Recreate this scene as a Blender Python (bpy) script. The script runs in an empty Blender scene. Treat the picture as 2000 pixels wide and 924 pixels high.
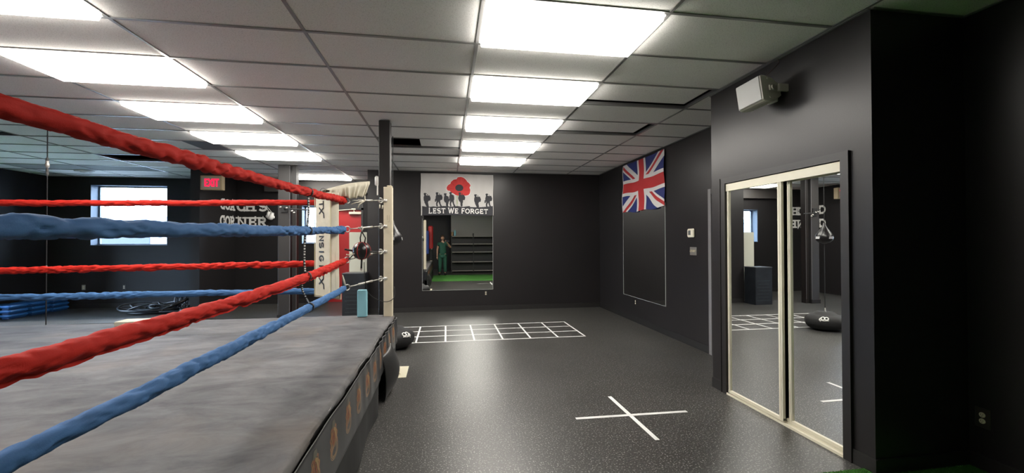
import bpy, math, random
import numpy as np
from mathutils import Vector, Matrix, noise
random.seed(7)
C = bpy.context.scene.collection
PI = math.pi

# ------------------------------------------------------------------ camera, world, exposure
F_PX, YAW, PIT, ROL, EYE = 814.43, .1559, .0102, -.0033, 1.5
CEIL = 2.987
cd = bpy.data.cameras.new('camera'); cam = bpy.data.objects.new('camera', cd); C.objects.link(cam)
cd.sensor_width = 36; cd.lens = F_PX / 2000 * 36; cd.clip_start = .02
_a = Vector((math.cos(YAW), -math.sin(YAW), 0))
_d = Vector((math.sin(YAW) * math.cos(PIT), math.cos(YAW) * math.cos(PIT), math.sin(PIT)))
_e = _a.cross(_d)
_r = _a * math.cos(ROL) + _e * math.sin(ROL); _u = -_a * math.sin(ROL) + _e * math.cos(ROL)
M = Matrix((_r, _u, -_d)).transposed().to_4x4(); M.translation = (0, 0, EYE)
cam.matrix_world = M
bpy.context.scene.camera = cam
w = bpy.data.worlds.new('daylight'); bpy.context.scene.world = w; w.use_nodes = True
bg = w.node_tree.nodes['Background']; bg.inputs[0].default_value = (.56, .75, 1, 1); bg.inputs[1].default_value = 30.0
sn = bpy.data.lights.new('sun', 'SUN'); sn.energy = 9; sn.angle = .01; sn.color = (1, .93, .8)
so = bpy.data.objects.new('sun', sn); C.objects.link(so)
so.rotation_euler = Vector((-1, .0, .62)).to_track_quat('Z', 'Y').to_euler()
vs = bpy.context.scene.view_settings
vs.view_transform = 'Standard'; vs.look = 'None'; vs.gamma = 1; vs.use_curve_mapping = False; vs.exposure = 0.12
LAMP = 20.5

# ------------------------------------------------------------------ materials
def lin(c):
    return tuple((x / 255 / 12.92 if x / 255 <= .04045 else ((x / 255 + .055) / 1.055) ** 2.4) for x in c)
def mat(name, col, rough=.5, metal=0., spec=.5, bump=0., bscale=200., var=0., vscale=5., emit=0., srgb=False, detail=3):
    m = bpy.data.materials.new(name); m.use_nodes = True
    nt = m.node_tree; b = nt.nodes['Principled BSDF']
    if srgb: col = lin(col)
    b.inputs['Base Color'].default_value = (*col, 1)
    b.inputs['Roughness'].default_value = rough; b.inputs['Metallic'].default_value = metal
    b.inputs['Specular IOR Level'].default_value = spec
    tc = nt.nodes.new('ShaderNodeTexCoord')
    if emit:
        b.inputs['Emission Color'].default_value = (*col, 1); b.inputs['Emission Strength'].default_value = emit
    if var:
        n = nt.nodes.new('ShaderNodeTexNoise'); n.inputs['Scale'].default_value = vscale; n.inputs['Detail'].default_value = 5
        nt.links.new(tc.outputs['Object'], n.inputs['Vector'])
        r = nt.nodes.new('ShaderNodeMapRange'); r.inputs[1].default_value = .25; r.inputs[2].default_value = .75
        r.inputs[3].default_value = 1 - var; r.inputs[4].default_value = 1 + var
        nt.links.new(n.outputs['Fac'], r.inputs[0])
        x = nt.nodes.new('ShaderNodeVectorMath'); x.operation = 'SCALE'; x.inputs[0].default_value = col
        nt.links.new(r.outputs[0], x.inputs['Scale']); nt.links.new(x.outputs[0], b.inputs['Base Color'])
    if bump:
        n = nt.nodes.new('ShaderNodeTexNoise'); n.inputs['Scale'].default_value = bscale; n.inputs['Detail'].default_value = detail
        nt.links.new(tc.outputs['Object'], n.inputs['Vector'])
        k = nt.nodes.new('ShaderNodeBump'); k.inputs['Strength'].default_value = bump; k.inputs['Distance'].default_value = .004
        nt.links.new(n.outputs['Fac'], k.inputs['Height']); nt.links.new(k.outputs[0], b.inputs['Normal'])
    return m
matt_paint = mat('matt black wall paint', (.013, .012, .013), .62, spec=.3, bump=.07, bscale=90)
black_paint = mat('black satin wall paint', (.0165, .0150, .0160), .34, spec=.34, bump=.07, bscale=90, var=.12, vscale=1.2)
back_paint = mat('wall paint with sheen in its grey', (.28, .265, .245), .5, bump=.1, bscale=90)  # grey raised to stand in for sheen on the rear wall
base_m = mat('black rubber cove base', (.013, .012, .012), .5)
trim_m = mat('black painted wood trim', (.014, .012, .012), .45)
cream = mat('cream enamelled metal', (.66, .62, .50), .35, var=.03)
cream_post = mat('cream painted steel', (.70, .62, .47), .4, bump=.15, bscale=30, var=.06, vscale=9)
white = mat('white plastic', (.62, .61, .58), .4)
white_tape = mat('white floor tape', (.72, .72, .71), .55, var=.05, vscale=40)
letter_m = mat('white vinyl lettering', (.84, .83, .80), .5)
chrome = mat('galvanised steel', (.50, .48, .44), .34, metal=.85, bump=.2, bscale=60)
steel_white = mat('pale zinc plated steel', (.60, .58, .54), .35, metal=.4)
red_cloth = mat('red rope cover cloth', (.47, .022, .015), .75, spec=.12, bump=.16, bscale=260, var=.14, vscale=14)
blue_cloth = mat('blue rope cover cloth', (.055, .135, .30), .75, spec=.15, bump=.16, bscale=260, var=.14, vscale=14)
canvas_cream = mat('cream canvas', (.62, .575, .46), .8, bump=.3, bscale=300, var=.07, vscale=14)
ink = mat('black ink print', (.012, .012, .014), .6)
black_strap = mat('black nylon strap', (.012, .012, .013), .6)
black_leather = mat('black leather', (.010, .009, .010), .28, bump=.4, bscale=70)
black_nylon = mat('black nylon fabric', (.009, .009, .010), .7, bump=.5, bscale=50)
red_piping = mat('red piping', (.45, .02, .02), .5)
silver = mat('silver print', (.75, .75, .76), .3, metal=.6)
red_door = mat('red painted door', (.42, .018, .020), .45)
foam_blue = mat('pale blue foam', (.28, .58, .68), .8, var=.03)
wood_box = mat('black stained plywood', (.014, .017, .022), .38, bump=.3, bscale=12, var=.35, vscale=7)
board_m = mat('cream painted board', (.50, .50, .42), .6)
exit_red = mat('exit sign red letters', (1, .01, .06), .5, emit=1.3)
exit_face = mat('exit sign face', (.42, .34, .30), .5)
exit_box = mat('beige exit sign housing', (.46, .36, .22), .5)
dark_void = mat('dark plenum', (.006, .006, .007), .9)
green_scrub = mat('green scrubs cotton', (.018, .085, .055), .8)
skin_m = mat('skin', (.55, .30, .20), .5)
hair_m = mat('brown hair', (.06, .035, .02), .6)
shoe_m = mat('black shoes', (.01, .01, .01), .5)
blue_plastic = mat('blue step plastic', (.02, .12, .36), .4)
tan = mat('tan cardboard', (.45, .28, .16), .8)
bar_m = mat('ceiling grid metal', (.30, .295, .29), .35, metal=.5)
turf_m = mat('green artificial turf', (.048, .195, .024), .9, bump=1.0, bscale=400, var=.35, vscale=160)
wood_shelf = mat('light shelf edge', (.34, .31, .27), .6)
shelf_black = mat('black shelf metal', (.03, .03, .03), .5)
ext_m = mat('pale render', (.55, .62, .68), .8)
snow = mat('pale outdoor concrete', (.12, .13, .14), .9)
mirror_m = mat('mirror silvering', (.90, .915, .90), .008, metal=1.)

def node_mat(name):
    m = bpy.data.materials.new(name); m.use_nodes = True
    return m, m.node_tree, m.node_tree.nodes['Principled BSDF']
def tile_mat():
    m, nt, b = node_mat('mineral fibre ceiling tile')
    tc = nt.nodes.new('ShaderNodeTexCoord')
    n = nt.nodes.new('ShaderNodeTexNoise'); n.inputs['Scale'].default_value = 130; n.inputs['Detail'].default_value = 4; n.inputs['Roughness'].default_value = .7
    nt.links.new(tc.outputs['Object'], n.inputs['Vector'])
    r = nt.nodes.new('ShaderNodeValToRGB'); r.color_ramp.elements[0].position = .36; r.color_ramp.elements[0].color = (.66, .645, .62, 1)
    r.color_ramp.elements[1].position = .47; r.color_ramp.elements[1].color = (.90, .885, .86, 1)
    nt.links.new(n.outputs['Fac'], r.inputs[0]); nt.links.new(r.outputs[0], b.inputs['Base Color'])
    b.inputs['Roughness'].default_value = .9; b.inputs['Specular IOR Level'].default_value = .15
    k = nt.nodes.new('ShaderNodeBump'); k.inputs['Strength'].default_value = .3; k.inputs['Distance'].default_value = .002
    nt.links.new(n.outputs['Fac'], k.inputs['Height']); nt.links.new(k.outputs[0], b.inputs['Normal'])
    return m
tile_m = tile_mat()
def rubber_mat():
    m, nt, b = node_mat('speckled black rubber floor')
    tc = nt.nodes.new('ShaderNodeTexCoord')
    n = nt.nodes.new('ShaderNodeTexNoise'); n.inputs['Scale'].default_value = 85; n.inputs['Detail'].default_value = 3; n.inputs['Roughness'].default_value = .6
    nt.links.new(tc.outputs['Object'], n.inputs['Vector'])
    r = nt.nodes.new('ShaderNodeValToRGB'); e = r.color_ramp.elements
    e[0].position = .575; e[0].color = (.033, .032, .030, 1); e[1].position = .64; e[1].color = (.28, .272, .26, 1)
    nt.links.new(n.outputs['Fac'], r.inputs[0])
    g = nt.nodes.new('ShaderNodeTexNoise'); g.inputs['Scale'].default_value = 1.3; g.inputs['Detail'].default_value = 6
    nt.links.new(tc.outputs['Object'], g.inputs['Vector'])
    mr = nt.nodes.new('ShaderNodeMapRange'); mr.inputs[1].default_value = .3; mr.inputs[2].default_value = .7; mr.inputs[3].default_value = .85; mr.inputs[4].default_value = 1.18
    nt.links.new(g.outputs['Fac'], mr.inputs[0])
    x = nt.nodes.new('ShaderNodeVectorMath'); x.operation = 'SCALE'
    nt.links.new(r.outputs[0], x.inputs[0]); nt.links.new(mr.outputs[0], x.inputs['Scale']); nt.links.new(x.outputs[0], b.inputs['Base Color'])
    b.inputs['Roughness'].default_value = .36; b.inputs['Specular IOR Level'].default_value = .5
    k = nt.nodes.new('ShaderNodeBump'); k.inputs['Strength'].default_value = .22; k.inputs['Distance'].default_value = .002
    nt.links.new(n.outputs['Fac'], k.inputs['Height']); nt.links.new(k.outputs[0], b.inputs['Normal'])
    return m
rubber = rubber_mat()
def deck_mat():
    m, nt, b = node_mat('worn grey ring canvas')
    tc = nt.nodes.new('ShaderNodeTexCoord'); mp = nt.nodes.new('ShaderNodeMapping'); mp.inputs['Scale'].default_value = (.9, 1.8, 1)
    nt.links.new(tc.outputs['Object'], mp.inputs['Vector'])
    n = nt.nodes.new('ShaderNodeTexNoise'); n.inputs['Scale'].default_value = 2.6; n.inputs['Detail'].default_value = 12; n.inputs['Roughness'].default_value = .70; n.inputs['Distortion'].default_value = .5
    nt.links.new(mp.outputs[0], n.inputs['Vector'])
    r = nt.nodes.new('ShaderNodeValToRGB'); e = r.color_ramp.elements
    e[0].position = .33; e[0].color = (.050, .049, .052, 1); e[1].position = .66; e[1].color = (.138, .133, .135, 1)
    nt.links.new(n.outputs['Fac'], r.inputs[0])
    # brown stains
    s = nt.nodes.new('ShaderNodeTexNoise'); s.inputs['Scale'].default_value = 1.3; s.inputs['Detail'].default_value = 5
    nt.links.new(tc.outputs['Object'], s.inputs['Vector'])
    mr = nt.nodes.new('ShaderNodeMapRange'); mr.inputs[1].default_value = .55; mr.inputs[2].default_value = .75; mr.inputs[4].default_value = .5
    nt.links.new(s.outputs['Fac'], mr.inputs[0])
    mx = nt.nodes.new('ShaderNodeMixRGB'); mx.inputs[2].default_value = (.17, .13, .10, 1)
    nt.links.new(mr.outputs[0], mx.inputs[0]); nt.links.new(r.outputs[0], mx.inputs[1])
    nt.links.new(mx.outputs[0], b.inputs['Base Color'])
    b.inputs['Roughness'].default_value = .75; b.inputs['Specular IOR Level'].default_value = .35
    f = nt.nodes.new('ShaderNodeTexNoise'); f.inputs['Scale'].default_value = 500
    nt.links.new(tc.outputs['Object'], f.inputs['Vector'])
    k = nt.nodes.new('ShaderNodeBump'); k.inputs['Strength'].default_value = .2; k.inputs['Distance'].default_value = .002
    nt.links.new(f.outputs['Fac'], k.inputs['Height']); nt.links.new(k.outputs[0], b.inputs['Normal'])
    return m
deck_m = deck_mat()
banner_m = mat('glossy black vinyl', (.022, .022, .025), .33, spec=.6, bump=.15, bscale=6)
skirt_m = mat('dull black drape', (.014, .014, .014), .55, bump=.3, bscale=10, var=.25, vscale=4)
def lens_mat(strength, name):
    m, nt, b = node_mat(name)
    tc = nt.nodes.new('ShaderNodeTexCoord')
    v = nt.nodes.new('ShaderNodeTexVoronoi'); v.inputs['Scale'].default_value = 70; v.inputs['Randomness'].default_value = 0
    nt.links.new(tc.outputs['Object'], v.inputs['Vector'])
    r = nt.nodes.new('ShaderNodeMapRange'); r.inputs[1].default_value = 0; r.inputs[2].default_value = .7; r.inputs[3].default_value = strength * 1.1; r.inputs[4].default_value = strength * .8
    nt.links.new(v.outputs['Distance'], r.inputs[0]); nt.links.new(r.outputs[0], b.inputs['Emission Strength'])
    b.inputs['Base Color'].default_value = (.8, .8, .78, 1); b.inputs['Emission Color'].default_value = (1, .955, .88, 1)
    b.inputs['Roughness'].default_value = .3
    return m
lens_on = lens_mat(LAMP, 'lit prismatic lens')
lens_dim = lens_mat(.62, 'dim prismatic lens')
def glass_mat():
    m = bpy.data.materials.new('window glass'); m.use_nodes = True; nt = m.node_tree; nt.nodes.clear()
    o = nt.nodes.new('ShaderNodeOutputMaterial'); mx = nt.nodes.new('ShaderNodeMixShader')
    t = nt.nodes.new('ShaderNodeBsdfTransparent'); g = nt.nodes.new('ShaderNodeBsdfGlossy'); g.inputs['Roughness'].default_value = .02
    f = nt.nodes.new('ShaderNodeFresnel'); f.inputs[0].default_value = 1.25
    nt.links.new(f.outputs[0], mx.inputs[0]); nt.links.new(t.outputs[0], mx.inputs[1]); nt.links.new(g.outputs[0], mx.inputs[2]); nt.links.new(mx.outputs[0], o.inputs[0])
    return m
glass = glass_mat()

# ------------------------------------------------------------------ mesh helpers
class MB:
    def __init__(s): s.v = []; s.f = []; s.m = []; s.mi = 0
    def add(s, vs, fs):
        o = len(s.v); s.v += [tuple(p) for p in vs]; s.f += [tuple(i + o for i in f) for f in fs]; s.m += [s.mi] * len(fs); return s
    def box(s, x0, x1, y0, y1, z0, z1, c=0.):
        if x1 < x0: x0, x1 = x1, x0
        if y1 < y0: y0, y1 = y1, y0
        if z1 < z0: z0, z1 = z1, z0
        if c <= 0:
            return s.add([(x, y, z) for x in (x0, x1) for y in (y0, y1) for z in (z0, z1)],
                         [(0, 1, 3, 2), (4, 6, 7, 5), (0, 4, 5, 1), (2, 3, 7, 6), (0, 2, 6, 4), (1, 5, 7, 3)])
        # chamfered vertical edges and top/bottom
        c = min(c, (x1 - x0) / 2.01, (y1 - y0) / 2.01, (z1 - z0) / 2.01)
        def ring(i, z):
            a0, a1, b0, b1 = x0 + i, x1 - i, y0 + i, y1 - i
            return [(a0 + c, b0, z), (a1 - c, b0, z), (a1, b0 + c, z), (a1, b1 - c, z), (a1 - c, b1, z), (a0 + c, b1, z), (a0, b1 - c, z), (a0, b0 + c, z)]
        c2 = c; R = [ring(c * .8, z0), ring(0, z0 + c2), ring(0, z1 - c2), ring(c * .8, z1)]
        v = sum(R, []); f = [tuple(range(7, -1, -1)), tuple(range(24, 32))]
        for k in range(3):
            for i in range(8):
                j = (i + 1) % 8; f.append((k * 8 + i, k * 8 + j, k * 8 + 8 + j, k * 8 + 8 + i))
        return s.add(v, f)
    def obox(s, ctr, ax, ay, az, hx, hy, hz, c=0.):
        t = MB().box(-hx, hx, -hy, hy, -hz, hz, c)
        ctr, ax, ay, az = map(Vector, (ctr, ax, ay, az))
        return s.add([ctr + ax * p[0] + ay * p[1] + az * p[2] for p in t.v], t.f)
    def tube(s, pts, r, n=10, closed=False, cap=True):
        pts = [Vector(p) for p in pts]; N = len(pts); rr = r if isinstance(r, (list, tuple)) else [r] * N
        v = []; prev = None
        for i, p in enumerate(pts):
            t = (pts[(i + 1) % N] - pts[i - 1]) if closed else (pts[min(i + 1, N - 1)] - pts[max(i - 1, 0)])
            t.normalize()
            if prev is None:
                a = t.cross(Vector((0, 0, 1)));
                if a.length < .1: a = t.cross(Vector((1, 0, 0)))
            else: a = prev - t * prev.dot(t)
            a.normalize(); b = t.cross(a); prev = a
            v += [p + (a * math.cos(2 * PI * k / n) + b * math.sin(2 * PI * k / n)) * rr[i] for k in range(n)]
        f = []
        for i in range(N if closed else N - 1):
            j = (i + 1) % N
            for k in range(n):
                l = (k + 1) % n; f.append((i * n + k, i * n + l, j * n + l, j * n + k))
        if cap and not closed: f += [tuple(range(n - 1, -1, -1)), tuple((N - 1) * n + k for k in range(n))]
        return s.add(v, f)
    def lathe(s, prof, ctr=(0, 0, 0), n=32, axis=None):
        ctr = Vector(ctr); ax = Vector(axis or (0, 0, 1)).normalized()
        a = ax.cross(Vector((0, 1, 0)));
        if a.length < .1: a = ax.cross(Vector((1, 0, 0)))
        a.normalize(); b = ax.cross(a); v = []; f = []
        for r, z in prof: v += [ctr + ax * z + (a * math.cos(2 * PI * k / n) + b * math.sin(2 * PI * k / n)) * r for k in range(n)]
        for i in range(len(prof) - 1):
            for k in range(n):
                l = (k + 1) % n; f.append((i * n + k, i * n + l, (i + 1) * n + l, (i + 1) * n + k))
        f += [tuple(range(n - 1, -1, -1)), tuple((len(prof) - 1) * n + k for k in range(n))]
        return s.add(v, f)
    def torus(s, ctr, axis, R, r, n=24, m=8, a0=0, a1=2 * PI):
        ax = Vector(axis).normalized(); a = ax.cross(Vector((0, 0, 1)))
        if a.length < .1: a = Vector((1, 0, 0))
        a.normalize(); b = ax.cross(a); full = abs(a1 - a0) > 6.28
        pts = [Vector(ctr) + (a * math.cos(a0 + (a1 - a0) * k / n) + b * math.sin(a0 + (a1 - a0) * k / n)) * R for k in range(n if full else n + 1)]
        return s.tube(pts, r, m, closed=full)
    def prism(s, poly, o, ax, ay, th):
        """polygon in the plane (ax, ay) from o, extruded th along ax x ay"""
        o, ax, ay = Vector(o), Vector(ax), Vector(ay); nn = ax.cross(ay).normalized() * th; n = len(poly)
        P = [o + ax * p[0] + ay * p[1] for p in poly]
        return s.add(P + [p + nn for p in P], [tuple(range(n - 1, -1, -1)), tuple(range(n, 2 * n))] + [(i, (i + 1) % n, n + (i + 1) % n, n + i) for i in range(n)])
    def grid(s, fn, nu, nv, thick=None):
        v = [fn(i / nu, j / nv) for j in range(nv + 1) for i in range(nu + 1)]; W = nu + 1
        return s.add(v, [(j * W + i, j * W + i + 1, (j + 1) * W + i + 1, (j + 1) * W + i) for j in range(nv) for i in range(nu)])
    def build(s, name, mats, parent=None, smooth=False, auto=None):
        me = bpy.data.meshes.new(name); me.from_pydata(s.v, [], s.f)
        if not isinstance(mats, (list, tuple)): mats = [mats]
        for m in mats: me.materials.append(m)
        if len(mats) > 1: me.polygons.foreach_set('material_index', s.m)
        if smooth: me.polygons.foreach_set('use_smooth', [True] * len(me.polygons))
        me.validate(); me.update()
        if smooth and auto: me.set_sharp_from_angle(angle=auto)
        o = bpy.data.objects.new(name, me); C.objects.link(o)
        if parent: o.parent = parent
        return o
def solid(o, th, off=-1):
    m = o.modifiers.new('thickness', 'SOLIDIFY'); m.thickness = th; m.offset = off; return o
def tag(o, label=None, cat=None, group=None, kind=None):
    if label: o['label'] = label
    if cat: o['category'] = cat
    if group: o['group'] = group
    if kind: o['kind'] = kind
    return o
def thing(name, label, cat, loc=(0, 0, 0), group=None, kind=None):
    o = bpy.data.objects.new(name, None); C.objects.link(o); o.empty_display_size = .05; o.location = loc
    tag(o, label, cat, group, kind)
    return o
def local(o):   # keep a child built in world coordinates in place under an Empty that stands elsewhere
    for ch in o.children:
        ch.matrix_parent_inverse = Matrix.Translation(o.location).inverted()
    return o
def struct(name, mb, m, label, cat, parent=None, smooth=False):
    o = mb.build(name, m, parent, smooth); tag(o, label, cat if not parent else None, kind='structure'); return o
def px(u, v):   # direction of a photograph pixel, used once to find where things stand
    a2 = (u - 1000) / F_PX; e2 = -(v - 462) / F_PX
    return _d + _r * a2 + _u * e2
def onY(u, v, y): r = px(u, v); return Vector((0, 0, EYE)) + r * (y / r.y)
def onX(u, v, x): r = px(u, v); return Vector((0, 0, EYE)) + r * (x / r.x)
def onZ(u, v, z): r = px(u, v); return Vector((0, 0, EYE)) + r * ((z - EYE) / r.z)

# ------------------------------------------------------------------ stroke alphabet
def arc(cx, cy, rx, ry, a0, a1, n=12): return [(cx + rx * math.cos(math.radians(a0 + (a1 - a0) * k / n)), cy + ry * math.sin(math.radians(a0 + (a1 - a0) * k / n))) for k in range(n + 1)]
GL = {  # width, strokes, serif feet (x, y)
 'C': (.78, [arc(.42, .5, .36, .44, 48, 312, 16)], [(.68, .80, 'v'), (.68, .2, 'v')]),
 'O': (.82, [arc(.41, .5, .36, .44, 0, 360, 20)], []),
 'A': (.86, [[(.10, .05), (.43, .95), (.76, .05)], [(.22, .34), (.64, .34)]], [(.12, .05, 'h'), (.74, .05, 'h')]),
 'H': (.84, [[(.15, .05), (.15, .95)], [(.69, .05), (.69, .95)], [(.15, .5), (.69, .5)]], [(.15, .05, 'h'), (.15, .95, 'h'), (.69, .05, 'h'), (.69, .95, 'h')]),
 "'": (.26, [[(.13, .95), (.13, .68)]], []),
 'S': (.72, [arc(.36, .72, .27, .22, 40, 270, 10) + arc(.36, .28, .29, .22, 90, -140, 10)], []),
 'R': (.84, [[(.16, .05), (.16, .95)], [(.16, .93), (.46, .93)] + arc(.46, .72, .22, .21, 90, -90, 8) + [(.16, .51)], [(.42, .5), (.74, .05)]], [(.16, .05, 'h'), (.16, .95, 'h'), (.74, .05, 'h')]),
 'N': (.86, [[(.15, .05), (.15, .95), (.71, .05), (.71, .95)]], [(.15, .05, 'h'), (.13, .95, 'h'), (.71, .95, 'h')]),
 'E': (.74, [[(.62, .93), (.16, .93), (.16, .07), (.64, .07)], [(.16, .5), (.5, .5)]], [(.14, .95, 'h'), (.14, .05, 'h'), (.62, .86, 'v'), (.64, .14, 'v')]),
 'L': (.68, [[(.16, .95), (.16, .07), (.6, .07)]], [(.16, .95, 'h'), (.12, .05, 'h'), (.6, .14, 'v')]),
 'T': (.76, [[(.06, .93), (.7, .93)], [(.38, .93), (.38, .05)]], [(.38, .05, 'h'), (.06, .86, 'v'), (.7, .86, 'v')]),
 'W': (1.1, [[(.06, .95), (.3, .05), (.54, .9), (.78, .05), (1.04, .95)]], [(.06, .95, 'h'), (1.04, .95, 'h')]),
 'F': (.68, [[(.6, .93), (.16, .93), (.16, .05)], [(.16, .5), (.5, .5)]], [(.16, .05, 'h'), (.6, .86, 'v')]),
 'G': (.84, [arc(.43, .5, .36, .44, 50, 330, 16) + [(.76, .42), (.5, .42)]], []),
 'I': (.34, [[(.17, .05), (.17, .95)]], [(.17, .05, 'h'), (.17, .95, 'h')]),
 'X': (.8, [[(.08, .05), (.72, .95)], [(.08, .95), (.72, .05)]], []),
 ' ': (.4, [], []),
}
def letter_strokes(ch, serif):
    wd, st, sf = GL[ch]; out = [list(s) for s in st]
    if serif:
        for x, y, k in sf:
            d = serif
            out.append([(x - d, y), (x + d, y)] if k == 'h' else [(x, y - d), (x, y + d)])
    return wd, out
def stroke_quads(poly, th, asp=1.):
    q = []
    for (x0, y0), (x1, y1) in zip(poly, poly[1:]):
        dx, dy = (x1 - x0) * asp, y1 - y0; L = math.hypot(dx, dy)
        if L < 1e-6: continue
        ux, uy = dx / L, dy / L; e = th * .42; nx, ny = -uy * th / 2, ux * th / 2
        a, b = (x0 * asp - ux * e, y0 - uy * e), (x1 * asp + ux * e, y1 + uy * e)
        q.append([(a[0] + nx, a[1] + ny), (a[0] - nx, a[1] - ny), (b[0] - nx, b[1] - ny), (b[0] + nx, b[1] + ny)])
    return q
def ribbon_prism(mb, pts, th, o, ax, ay, depth):
    """one mitred stroke, extruded: neighbouring segments share their corners"""
    P = [Vector((p[0], p[1])) for p in pts]; closed = (P[0] - P[-1]).length < 1e-5 and len(P) > 3
    if closed: P = P[:-1]
    N = len(P); L = []
    for i in range(N):
        a = P[i - 1] if (i or closed) else None; c = P[(i + 1) % N] if (i < N - 1 or closed) else None
        d1 = (P[i] - a).normalized() if a is not None else None; d2 = (c - P[i]).normalized() if c is not None else None
        if d1 is None: d1 = d2
        if d2 is None: d2 = d1
        n1 = Vector((-d1.y, d1.x)); n2 = Vector((-d2.y, d2.x)); m = (n1 + n2)
        m = m.normalized() if m.length > .05 else n1
        k = th / 2 / max(.45, m.dot(n1)); q = P[i]
        if not closed and i == 0: q = q - d1 * th * .42
        if not closed and i == N - 1: q = q + d1 * th * .42
        L.append((q + m * k, q - m * k))
    o, ax, ay = Vector(o), Vector(ax), Vector(ay); nn = ax.cross(ay).normalized() * depth
    v = []
    for l, r in L: v += [o + ax * l.x + ay * l.y, o + ax * r.x + ay * r.y, o + ax * l.x + ay * l.y + nn, o + ax * r.x + ay * r.y + nn]
    f = []
    for i in range(N if closed else N - 1):
        a, c = i * 4, ((i + 1) % N) * 4
        f += [(a + 2, a + 3, c + 3, c + 2), (a, c, c + 1, a + 1), (a, a + 2, c + 2, c), (a + 1, c + 1, c + 3, a + 3)]
    if not closed: f += [(0, 1, 3, 2), ((N - 1) * 4, (N - 1) * 4 + 2, (N - 1) * 4 + 3, (N - 1) * 4 + 1)]
    mb.add(v, f)
def letter_mb(ch, o, ax, ay, height, width, th, serif, depth=.004):
    """one letter: o lower left, ax along, ay up; width in metres of the letter's advance"""
    wd, st = letter_strokes(ch, serif); mb = MB(); asp = width / wd / height
    for k, s in enumerate(st): ribbon_prism(mb, [(p[0] * asp * height, p[1] * height) for p in s], th * height * (1 if k < len(GL[ch][1]) else .75), o, ax, ay, depth + .0004 * k)
    return mb

# ------------------------------------------------------------------ room shell
XR, XL, YB, YF, YN = 3.43, -8.85, 9.03, 10.85, -5.0
TOPZ = 3.5
CX, CY0, CY1 = 2.70, 2.28, 3.92      # closet box
OP0, OP1, OPZ = 2.49, 3.70, 2.05     # closet opening
b = MB().box(XL - .2, XR + .2, YN - .2, YF + .2, -.12, 0)
struct('floor', b, rubber, 'speckled dark rubber gym floor', 'floor')
b = MB().box(XL - .2, XR + .2, YN - .2, YF + .2, TOPZ, TOPZ + .1)
struct('ceiling_deck', b, dark_void, 'dark roof deck seen through the missing ceiling tiles', 'ceiling')
struct('wall_right', MB().box(XR, XR + .15, YN, YB, 0, TOPZ), black_paint, 'long black right wall carrying the blue, red and white flag', 'wall')
struct('wall_back', MB().box(-1.62, XR + .15, YB, YB + .15, 0, TOPZ).box(-1.62, -1.47, YB + .15, YF, 0, TOPZ), black_paint, 'black end wall carrying the poppy flag', 'wall')
# far wall with two windows and the red door
W1 = (-8.0, -6.43, 1.42, 2.81); W2 = (-3.49, -3.04, 1.44, 2.38); DR = (-2.94, -2.07, 0, 2.33)
def wall_y(y0, y1, xa, xb, holes, zt=TOPZ):
    mb = MB(); xs = sorted({xa, xb, *[h[0] for h in holes], *[h[1] for h in holes]})
    for a, c in zip(xs, xs[1:]):
        m = (a + c) / 2; hs = [h for h in holes if h[0] < m < h[1]]
        if not hs: mb.box(a, c, y0, y1, 0, zt)
        for h in hs:
            if h[2] > 0: mb.box(a, c, y0, y1, 0, h[2])
            mb.box(a, c, y0, y1, h[3], zt)
    return mb
struct('wall_far', wall_y(YF, YF + .32, XL, -1.47, [W1, W2, DR]), matt_paint, 'black far wall with the windows, beyond the ring', 'wall')
W3 = (7.3, 9.3, .30, 1.9)
mb = MB(); mb.box(XL - .15, XL, YN, W3[0], 0, TOPZ).box(XL - .15, XL, W3[1], YF + .32, 0, TOPZ).box(XL - .15, XL, W3[0], W3[1], 0, W3[2]).box(XL - .15, XL, W3[0], W3[1], W3[3], TOPZ)
struct('wall_left', mb, mat('matt black wall paint', (.012, .012, .013), .8, spec=.2), 'black left wall at the far end of the gym', 'wall')
struct('wall_front', MB().box(XL, XR, YN - .15, YN, 0, TOPZ), black_paint, 'black wall far behind the photographer', 'wall')
struct('wall_rear', MB().box(.22, XR, -2.3, -2.15, 0, TOPZ), back_paint, 'wall behind the shelving, its grey brightened for sheen, seen in the end mirror', 'wall')
struct('wall_stub', MB().box(-5.14, -4.97, 9.38, YF, 0, TOPZ), matt_paint, 'short black stub wall left of the white lettering', 'wall')
# closet box
mb = MB().box(CX, CX + .11, CY0, OP0, 0, TOPZ).box(CX, CX + .11, OP1, CY1, 0, TOPZ).box(CX, CX + .11, OP0, OP1, OPZ, TOPZ)
mb.box(CX + .11, XR, CY0, CY0 + .1, 0, TOPZ).box(CX + .11, XR, CY1 - .1, CY1, 0, TOPZ)
struct('wall_closet', mb, black_paint, 'black closet wall carrying the white speaker', 'wall')
# header over the far wall openings
struct('trim_1', MB().box(-4.3, -1.63, YF - .10, YF, 2.70, CEIL - .03), mat('charcoal painted header', (.05, .046, .044), .5), 'grey boxed header above the red door', 'trim')
# baseboards
BBH = .10
def bb(name, x0, x1, y0, y1, label): struct(name, MB().box(x0, x1, y0, y1, .0, BBH - .006).box(x0 + .002, x1 - .002, y0 + .002, y1 - .002, BBH - .006, BBH), base_m, label, 'baseboard')
bb('baseboard_back', -1.6, XR, YB - .012, YB, 'black rubber base along the end wall')
bb('baseboard_right', XR - .012, XR, 5.04, YB - .012, 'black rubber base along the right wall')
bb('baseboard_nook', CX + .0, XR, CY0 - .012, CY0, 'black rubber base on the end of the closet box')
bb('baseboard_near', XR - .012, XR, YN, CY0 - .012, 'black rubber base below the near outlet')
bb('baseboard_closet', CX - .012, CX, CY0 - .012, 2.425, 'black rubber base at the near edge of the closet wall')
bb('baseboard_corner', CX - .012, CX, 3.775, CY1, 'black rubber base at the far edge of the closet wall')
bb('baseboard_far', XL, -5.14, YF - .012, YF, 'black rubber base below the large window')
bb('baseboard_far_middle', -4.97, -3.0, YF - .012, YF, 'black rubber base below the white lettering')
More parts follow.
